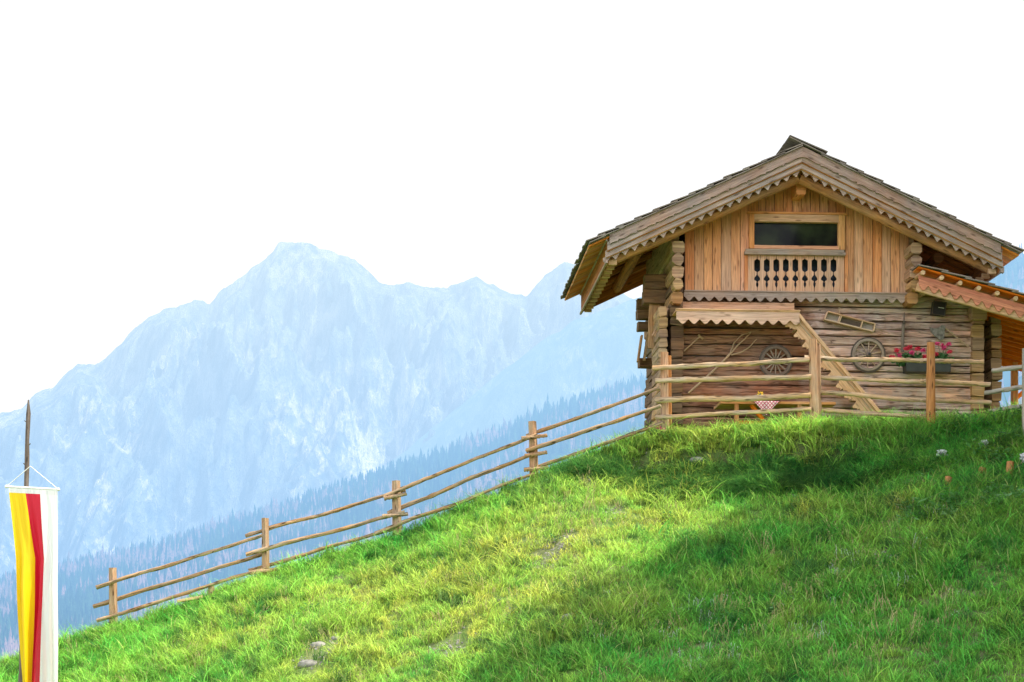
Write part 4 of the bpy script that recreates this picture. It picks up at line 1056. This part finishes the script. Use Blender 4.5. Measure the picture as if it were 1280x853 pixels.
def bpt(u,v):     # u across 0..1, v down 0..1
    top=bl.lerp(br,.035+.93*u); w_=(br.x-bl.x)
    d_=v*LB
    vk=(0,.27,.75,1.0); E=((11,20,27,29),(31.5,44,38.5,37),(50.5,55.5,47.5,46),(72.5,74,73,72))
    e=[float(np.interp(v,vk,q)) for q in E]
    xp=float(np.interp(u,(0,.345,.665,1),e))
    x=(xp-640)/F*YF
    s=min(1,v*2.5)
    k=.045*math.sin(u*17+v*2.5)+.022*math.sin(u*33+1.4-v*4.5)+.04*math.sin(u*7-v*5)+.10*v*math.exp(-((u-.40)/.10)**2)
    x+=.010*math.sin(v*9+u*9)*s
    return Vector((x,YF-.02+k*s*1.3,top.z-.018-d_+.01*math.sin(u*20)*v))
for j in range(nv+1):
    for i in range(nu+1): mb.v.append(tuple(bpt(i/nu,j/nv)))
for j in range(nv):
    for i in range(nu):
        o=j*(nu+1)+i; us=[(i/nu,1-j/nv),((i+1)/nu,1-j/nv),((i+1)/nu,1-(j+1)/nv),(i/nu,1-(j+1)/nv)]
        mb.face([o,o+1,o+nu+2,o+nu+1],us,True)
mb.build('cloth',M['banner'],bt,org,recalc=False)

# ------------------------------------------------------------------ unseen house added outside the view, its roof shaped to shade the right slope
fo=Vector((11.0,21.0,3.6)); fh=thing('shade_house','unseen tall log building with plank roof, added right of the slope to shade it','house',fo)
def fpart(mb,n,m): return mb.build(n,M[m],fh,fo)
x0,x1,y0,y1=8.3,15.0,16.9,26.1; ym=21.5; zr=12.85; sl=.86; ze=zr-.15-sl*(y1-ym)
mb=MB()
for yy in (y0,y1): log_course(mb,x0,x1,yy,-2.5,ze,.2,.24,.32,axis='x',ext=(.15,.15))
for xx in (x0,x1): log_course(mb,y0,y1,xx,-2.5,ze,.2,.24,.32,axis='y',ext=(.15,.15))
fpart(mb,'wall','log')
for xx in (x0-.02,x1+.02):
    mb=MB(); y=y0
    while y<y1-.05:
        w_=min(rng.uniform(.16,.22),y1-y); A=[(xx,y+.004,ze-.1),(xx,y+.004,zr-.12-sl*abs(y-ym))]; B=[(xx,y+w_-.004,ze-.1),(xx,y+w_-.004,zr-.12-sl*abs(y+w_-ym))]
        mb.strip(A,B,(1,0,0),.05,ud=(0,0,1)); y+=w_
    fpart(mb,'gable','gable')
mb=MB()
for s_ in (-1,1):
    x=x0-.72
    while x<x1+.6:
        w_=rng.uniform(.18,.26); yo=5.05; mb.beam((x+w_/2,ym,zr),(x+w_/2,ym+s_*yo,zr-yo*sl),w_-.005,.07,.004); x+=w_
fpart(mb,'roof','shake')
for yy in (19.0,21.5,24.0):
    mb=MB(); mb.box((x0-.12,yy,7.0),(.06,.9,1.1),'z'); wdw=fpart(mb,'window','pale'); mb=MB(); mb.box((x0-.16,yy,7.0),(.02,.7,.9),'z'); mb.build('pane',M['glass'],wdw,fo)

# ------------------------------------------------------------------ grass and plants
def blades_mesh(name,n,rad,h0,h1,wd,lean,mat,seg=3,down=0.0,seed=1):
    r=random.Random(seed); V=[];Fc=[];UV=[]
    for _ in range(n):
        a=r.uniform(0,2*math.pi); q=rad*math.sqrt(r.random()); x,y=q*math.cos(a),q*math.sin(a)
        h=r.uniform(h0,h1); w_=wd*r.uniform(.7,1.3); la=r.uniform(0,2*math.pi); ll=h*lean*r.uniform(.2,1.2)
        lx,ly=math.cos(la)*ll,math.sin(la)*ll-down*h*r.uniform(.4,1.1)
        fa=r.uniform(0,math.pi); wx,wy=math.cos(fa)*w_,math.sin(fa)*w_
        o=len(V); tot=math.hypot(lx,ly)/h
        for k in range(seg+1):
            t=k/seg; b=t**1.8; zz=h*(t-(.45*min(tot,1.2))*t**2.4); ww=(1-t)**.7 if k<seg else 0
            cx_,cy_=x+lx*b,y+ly*b
            if k<seg: V.append((cx_-wx*ww,cy_-wy*ww,zz)); V.append((cx_+wx*ww,cy_+wy*ww,zz))
            else: V.append((cx_,cy_,zz))
        for k in range(seg-1):
            Fc.append((o+2*k,o+2*k+1,o+2*k+3,o+2*k+2)); UV+= [(0,k/seg),(1,k/seg),(1,(k+1)/seg),(0,(k+1)/seg)]
        k=seg-1; Fc.append((o+2*k,o+2*k+1,o+2*seg)); UV+=[(0,k/seg),(1,k/seg),(.5,1)]
    me=bpy.data.meshes.new(name); me.from_pydata(V,[],Fc); ul=me.uv_layers.new(name='UVMap'); ul.data.foreach_set('uv',np.array(UV,dtype=np.float32).ravel())
    me.materials.append(mat); me.update(); return bpy.data.objects.new(name,me)
def weed_mesh(name,n,rad,size,mat,seed):
    r=random.Random(seed); V=[];Fc=[];UV=[]
    for _ in range(n):
        a=r.uniform(0,6.28); q=rad*r.uniform(.1,1); z=r.uniform(.02,.16); c=Vector((q*math.cos(a),q*math.sin(a),z))
        u=Vector((math.cos(a),math.sin(a),r.uniform(-.2,.6))).normalized(); v=Vector((-math.sin(a),math.cos(a),r.uniform(-.3,.3))).normalized(); s=size*r.uniform(.6,1.3)
        o=len(V); V+= [tuple(c-u*s),tuple(c-v*s*.45+u*.1*s),tuple(c+u*s),tuple(c+v*s*.45+u*.1*s)]; Fc.append((o,o+1,o+2,o+3)); UV+=[(0,.5),(0,.7),(1,1),(1,.7)]
    me=bpy.data.meshes.new(name); me.from_pydata(V,[],Fc); ul=me.uv_layers.new(name='UVMap'); ul.data.foreach_set('uv',np.array(UV,dtype=np.float32).ravel()); me.materials.append(mat); me.update()
    return bpy.data.objects.new(name,me)
def stalk_mesh(name,n,rad,h0,h1,mat,seed,head=.012,nh=5):
    r=random.Random(seed); V=[];Fc=[];UV=[]
    for _ in range(n):
        x,y=r.uniform(-rad,rad),r.uniform(-rad,rad); h=r.uniform(h0,h1); lx,ly=r.uniform(-.35,.35)*h,r.uniform(-.35,.2)*h; w_=.0018
        for k in range(3):
            o=len(V); a,b=k/3,(k+1)/3
            V+= [(x+lx*a*a-w_,y+ly*a*a,h*a),(x+lx*a*a+w_,y+ly*a*a,h*a),(x+lx*b*b+w_,y+ly*b*b,h*b),(x+lx*b*b-w_,y+ly*b*b,h*b)]; Fc.append((o,o+1,o+2,o+3)); UV+=[(0,.6)]*4
        for k in range(nh):
            t=1-.05*k; c=Vector((x+lx*t*t,y+ly*t*t,h*t)); u=Vector((r.uniform(-1,1),r.uniform(-1,1),r.uniform(-.2,1))).normalized()*head; v=u.cross(Vector((r.uniform(-1,1),r.uniform(-1,1),r.uniform(-1,1)))).normalized()*head*.5
            o=len(V); V+=[tuple(c-u),tuple(c-v),tuple(c+u),tuple(c+v)]; Fc.append((o,o+1,o+2,o+3)); UV+=[(0,1)]*4
    me=bpy.data.meshes.new(name); me.from_pydata(V,[],Fc); ul=me.uv_layers.new(name='UVMap'); ul.data.foreach_set('uv',np.array(UV,dtype=np.float32).ravel()); me.materials.append(mat); me.update()
    return bpy.data.objects.new(name,me)

def scatter(name,protos,pts,label,cat):
    """pts: list of (x,y,z,tiltx,tilty,rz,scale,idx,dry)"""
    col=bpy.data.collections.new(name+'_sources')
    for i,o in enumerate(protos): o.name='%s_source_%02d'%(name,i); col.objects.link(o)
    a=np.array(pts,dtype=np.float32); me=bpy.data.meshes.new(name); me.from_pydata(a[:,:3].tolist(),[],[])
    at=me.attributes.new('rot','FLOAT_VECTOR','POINT'); at.data.foreach_set('vector',a[:,3:6].ravel())
    at=me.attributes.new('scl','FLOAT','POINT'); at.data.foreach_set('value',a[:,6].copy())
    at=me.attributes.new('idx','INT','POINT'); at.data.foreach_set('value',a[:,7].astype(np.int32))
    at=me.attributes.new('dry','FLOAT','POINT'); at.data.foreach_set('value',a[:,8].copy())
    ob=bpy.data.objects.new(name,me); C.objects.link(ob)
    ng=bpy.data.node_groups.new(name+'_nodes','GeometryNodeTree'); ng.interface.new_socket('Geometry',in_out='INPUT',socket_type='NodeSocketGeometry'); ng.interface.new_socket('Geometry',in_out='OUTPUT',socket_type='NodeSocketGeometry')
    gi=ng.nodes.new('NodeGroupInput'); go=ng.nodes.new('NodeGroupOutput'); ip=ng.nodes.new('GeometryNodeInstanceOnPoints'); ci=ng.nodes.new('GeometryNodeCollectionInfo')
    ci.inputs['Collection'].default_value=col; ci.inputs['Separate Children'].default_value=True; ci.inputs['Reset Children'].default_value=True
    def na(n,t): x=ng.nodes.new('GeometryNodeInputNamedAttribute'); x.data_type=t; x.inputs[0].default_value=n; return x.outputs[0]
    Lk=ng.links.new
    Lk(gi.outputs[0],ip.inputs['Points']); Lk(ci.outputs[0],ip.inputs['Instance']); ip.inputs['Pick Instance'].default_value=True
    Lk(na('idx','INT'),ip.inputs['Instance Index']); 
    e=ng.nodes.new('FunctionNodeEulerToRotation'); Lk(na('rot','FLOAT_VECTOR'),e.inputs[0]); Lk(e.outputs[0],ip.inputs['Rotation'])
    Lk(na('scl','FLOAT'),ip.inputs['Scale']); Lk(ip.outputs[0],go.inputs[0])
    md=ob.modifiers.new('scatter','NODES'); md.node_group=ng
    me.materials.append(protos[0].data.materials[0])
    tag(ob,label,cat,kind='stuff'); return ob

patches=[]
for px,py,r_ in ((398,826,.42),(415,815,.25),(572,806,.40),(545,815,.2),(690,692,.34),(708,675,.2),(745,606,.30),(800,590,.25),(1112,692,.28),(1098,705,.15),(640,765,.22),(1000,622,.2),(860,690,.2),(770,640,.18)):
    h=hit(px,py)
    if h: patches.append((h.x,h.y,r_))
lit_drys=[]  # yellow spots over the lit side: dry turf with sunlight painted in
for px,py,r_ in ((700,690,1.1),(620,770,1.3),(780,650,1.0),(850,600,.8),(500,800,1.2),(900,595,.5),(400,830,1.0),(1000,650,.35),(560,740,1.2),(1120,640,.3),(640,690,1.3),(720,760,.9),(820,660,.9),(460,740,.9),(300,790,.9)):
    h=hit(px,py)
    if h: lit_drys.append((h.x,h.y,r_))
def bare(x,y):
    m=0
    for (a,b,r_) in patches:
        d_=math.hypot((x-a)*.9,(y-b)*.55)/r_
        m=max(m,1-d_)
    return m
def dry(x,y):
    m=0
    for (a,b,r_) in lit_drys:
        d_=math.hypot(x-a,(y-b)*.8)/r_; m=max(m,math.exp(-d_*d_*1.3))
    return m
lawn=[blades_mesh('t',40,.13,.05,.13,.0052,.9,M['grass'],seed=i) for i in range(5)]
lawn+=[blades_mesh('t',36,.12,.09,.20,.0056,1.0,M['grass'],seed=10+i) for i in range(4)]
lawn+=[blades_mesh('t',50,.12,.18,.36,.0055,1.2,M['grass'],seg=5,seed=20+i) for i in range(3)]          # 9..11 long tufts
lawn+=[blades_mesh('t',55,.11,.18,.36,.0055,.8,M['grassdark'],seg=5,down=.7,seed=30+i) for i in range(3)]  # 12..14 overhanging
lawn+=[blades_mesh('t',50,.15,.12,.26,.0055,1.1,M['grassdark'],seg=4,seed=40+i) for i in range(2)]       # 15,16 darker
pts=[]
def addp(x,y,idx,s,dr=0,tilt=.12):
    pts.append((x,y,zt(x,y)-.012,rng.gauss(0,tilt),rng.gauss(0,tilt),rng.uniform(0,6.28),s,idx,dr))
x=-12.0; cell=.105
while x<10.5:
    yc,zc=crest(x); yc=float(yc)
    y=15.5
    while y<yc+1.4:
        xx=x+rng.uniform(-.06,.06); yy=y+rng.uniform(-.06,.06)
        z=float(base_h(xx,yy))
        # only ground that can be seen (with a margin) is planted
        if z<-.9 or abs(xx/yy)>(.40 if xx>0 else .37): y+=cell; continue
        inside=WL(Vector((xx,yy,0)))
        if inside.y>-.05 and xwl-.2<inside.x<xwr+.2: y+=cell; continue
        b_=bare(xx,yy); n_=fbm(xx*1.1,yy*1.1,2); 
        if b_>0.25+.5*rng.random()*(1-b_) and rng.random()<.93: y+=cell; continue
        dr=dry(xx,yy)*(.55+.6*rng.random())*(1 if n_>-.3 else .5)
        if dr>.55 and rng.random()<.12: y+=cell; continue
        n2=fbm(xx*.55,yy*.7,9)
        r_=rng.random()
        e=yc-yy
        if e<.35 and e>-.8: idx=rng.choice((4,5,6,7,8,9)) if r_<.85 else rng.choice((9,10,11))
        elif n2>.12 and r_<.45: idx=rng.choice((9,10,11,15,16))
        elif dr>.5: idx=rng.choice((0,1,2,3,4,0,1,5))
        elif n_>.1: idx=rng.choice((5,6,7,8,5,6,9))
        else: idx=rng.choice((0,1,2,3,4,5,6,7,8))
        if r_>.95: idx=rng.choice((9,10,11,15))
        addp(xx,yy,idx,rng.uniform(.75,1.25)*(1+.25*n_)*(.8 if inside.y>-1.2 and inside.x>xwl-.3 and inside.x<xwr+1 else 1),dr)
        y+=cell
    x+=cell
# rough long grass hanging over the bank below the terrace, and rank tufts at the crest and on the right
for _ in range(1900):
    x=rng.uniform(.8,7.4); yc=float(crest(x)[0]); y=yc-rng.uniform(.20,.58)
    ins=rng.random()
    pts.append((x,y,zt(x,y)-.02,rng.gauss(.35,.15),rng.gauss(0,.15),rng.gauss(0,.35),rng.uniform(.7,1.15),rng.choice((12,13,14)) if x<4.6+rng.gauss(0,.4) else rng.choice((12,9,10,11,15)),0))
for _ in range(520):
    x=rng.uniform(-9.5,2.2); yc=float(crest(x)[0]); y=yc-abs(rng.gauss(0,.35)); 
    if fbm(x*.8,3.3)>-.15: addp(x,y,rng.choice((9,10,11,15,16)),rng.uniform(.6,1.05),.1)
for _ in range(900):
    x=rng.uniform(1.6,7.4); yc=float(crest(x)[0]); y=yc-rng.uniform(-.35,.14); addp(x,y,rng.choice((5,6,7,8,9,10)),rng.uniform(.6,1.0),.35*(x<4.6)+.1)  # left lip yellowed further, painting sunlight onto its grass
for (px,py,sx,sy,n_) in ((1240,640,.6,.6,150),(1180,560,.5,.3,90),(1255,560,.4,.35,90),(1225,610,.4,.4,70),(1010,720,.6,.3,60),(940,770,.6,.4,60),(1050,735,.5,.3,50),(850,690,.45,.3,50),(120,800,.8,.4,60),(330,760,.5,.4,50),(480,690,.5,.3,60),(1250,690,.6,.5,60),(950,610,.3,.2,40),(700,830,.6,.3,50),(640,640,.7,.2,40),(540,700,.5,.3,30)):
    h=hit(px,py)
    if not h: continue
    for _ in range(n_):
        x=h.x+rng.gauss(0,sx*.6); y=h.y+rng.gauss(0,sy*.8); addp(x,y,rng.choice((9,10,11,15,16,13)),rng.uniform(.6,1.1),0,.25)
for _ in range(170):
    x=rng.uniform(1.3,7.2); yc=float(crest(x)[0]); y=yc-rng.uniform(0,.35); pts.append((x,y,zt(x,y)-.02,rng.gauss(.25,.2),rng.gauss(0,.2),rng.uniform(0,6.28),rng.uniform(.8,1.35),rng.choice((9,10,11)),.3*(x<4.5)))
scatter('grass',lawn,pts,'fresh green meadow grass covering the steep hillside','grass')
# seed stalks and small pale clover heads
pts=[]
st_=[stalk_mesh('s',7,.12,.18,.36,M['straw'],60+i) for i in range(3)]
for px,py,sx,n_ in ((940,800,1.2,60),(1000,760,.9,50),(860,830,.8,40),(1150,800,1.0,30),(300,800,1.2,55),(440,790,.9,45),(120,800,.8,30),(640,700,1.5,60),(1080,690,.9,40),(760,660,1.0,30),(1260,570,.4,20),(560,800,.8,40)):
    h=hit(px,py)
    if h:
        for _ in range(n_//2): addp(h.x+rng.gauss(0,sx),h.y+rng.gauss(0,sx*.5),rng.randrange(3),rng.uniform(.5,1.0))
scatter('seed_stalks',st_,pts,'thin straw-coloured seed stalks scattered through the meadow grass','grass stalks')
pts=[]
cl_=[stalk_mesh('c',9,.12,.10,.19,M['whitef'],80+i,head=.007,nh=2) for i in range(2)]
for px,py,sx,n_ in ((930,790,.9,16),(1020,750,.8,12),(860,820,.5,8),(1090,700,.4,5)):
    h=hit(px,py)
    if h:
        for _ in range(n_): addp(h.x+rng.gauss(0,sx*1.5),h.y+rng.gauss(0,sx*.9),rng.randrange(2),rng.uniform(.7,1.1))
scatter('clover',cl_,pts,'tiny pale clover heads dotted over the shaded lower slope','clover')
pts=[]
wd_=[weed_mesh('w',34,.13,.035,M['weed'],90+i) for i in range(3)]+[weed_mesh('w',26,.10,.022,M['leafg'],95)]
for px,py,sx,n_ in ((1010,745,.35,26),(960,775,.25,16),(920,780,.25,12),(385,775,.25,10),(1150,560,.4,40),(1240,560,.5,70),(1215,640,.4,50),(1262,540,.3,40),(745,790,.25,8),(1190,590,.5,16),(885,575,.3,6),(60,800,.5,10),(640,640,2.5,26),(1050,640,1.8,26)):
    h=hit(px,py)
    if h:
        for _ in range(n_): addp(h.x+rng.gauss(0,sx),h.y+rng.gauss(0,sx*.5),rng.randrange(4),rng.uniform(.5,1.1)*(1.5 if px>1180 else 1))
scatter('weeds',wd_,pts,'low broad-leaved weeds growing between the grass tufts','weeds')
# gravel in bare patches
pts=[]
gv=[]
for i in range(4):
    mb=MB(); mb.blob((0,0,0),.03,7,5,.25,(1,1,.6)); o=mb.build('g',M['stone']); C.objects.unlink(o); gv.append(o)
for (a,b,r_) in patches:
    for _ in range(int(300*r_)):
        x=a+rng.gauss(0,r_*.5); y=b+rng.gauss(0,r_*.8); pts.append((x,y,zt(x,y),rng.uniform(0,1),rng.uniform(0,1),rng.uniform(0,6),rng.uniform(.15,.9)**1.5,rng.randrange(4),0))
scatter('gravel',gv,pts,'loose grey gravel in the bare patches of the slope','gravel')
# stones one can tell apart
for px,py,s_,lab in ((716,774,.13,'flat grey stone at the edge of the shadow in mid slope'),(398,808,.10,'pale stone at the top of the bare patch lower left'),(385,832,.12,'grey stone in the bare patch at the bottom left'),(871,587,.09,'small grey stone lying below the terrace bank'),
                     (1037,592,.08,'pale stone in the shaded grass below the middle post'),(1116,700,.09,'grey stone in the bare spot on the right slope'),(420,800,.07,'small rounded stone right of the bare patch lower left'),(1222,545,.12,'weathered stone beside the side fence on the right')):
    h=hit(px,py)
    if h:
        mb=MB(); mb.blob(h,s_,12,8,.12,(1.2,.8,.55)); tag(mb.build('stone',M['stone'],None,h,h),lab,'stone',None)
# white blooming plants and sawn stubs at the right
for px,py,lab in ((1173,572,'white flowering plant below the right-hand fence post, leftmost of three'),(1226,560,'white flowering plant in the middle of the three on the right bank'),(1276,577,'white flowering plant cut by the right edge of the picture')):
    h=hit(px,py+14)
    if not h: continue
    root=thing('white_flower',lab,'flowering plant',h)
    top=h+Vector((.04,-.03,.20)); mb=MB(); tube(mb,[h,h+Vector((-.02,0,.08)),top],.005,.004,5); mb.build('stem',M['straw'],root,h)
    mb=MB(); foliage(mb,top,(.075,.05,.065),70,.026); mb.build('blossom',M['whitef'],root,h)
    mb=MB(); foliage(mb,h+Vector((0,0,.06)),(.10,.08,.05),40,.03); mb.build('foliage',M['leafg'],root,h)
for px,py,hp_,lab in ((1262,590,30,'orange wooden stub in the weeds near the right edge, tallest of three'),(1185,602,20,'weathered wooden stub low on the right bank, below the white flowers'),(1227,590,20,'grey-brown wooden stub between the other two stubs')):
    h=hit(px,py+10)
    if not h: continue
    r_=.05; mb=MB(); mb.sweep([h+Vector((0,0,-.15)),h+Vector((.0,0,.1)),h+Vector((.01,0,hp_*.75*h.y/F))],circ(r_,9),[1.1,1,.9],smooth=True,up=(0,1,0),jit=.003); tag(mb.build('wooden_stub',M['fencepost'],None,h,h),lab,'stub',None)
h=Vector((P(820,540,28.4).x,28.3,0)); h.z=zt(h.x,h.y)
root=thing('pink_flower','small pink flowering plant at the foot of the left corner post','flowering plant',h)
mb=MB(); foliage(mb,h+Vector((0,0,.12)),(.12,.06,.07),90,.022); mb.build('foliage',M['leafg'],root,h)
mb=MB(); foliage(mb,h+Vector((.02,-.03,.19)),(.10,.05,.035),34,.014); mb.build('blossom',M['pinkf'],root,h)
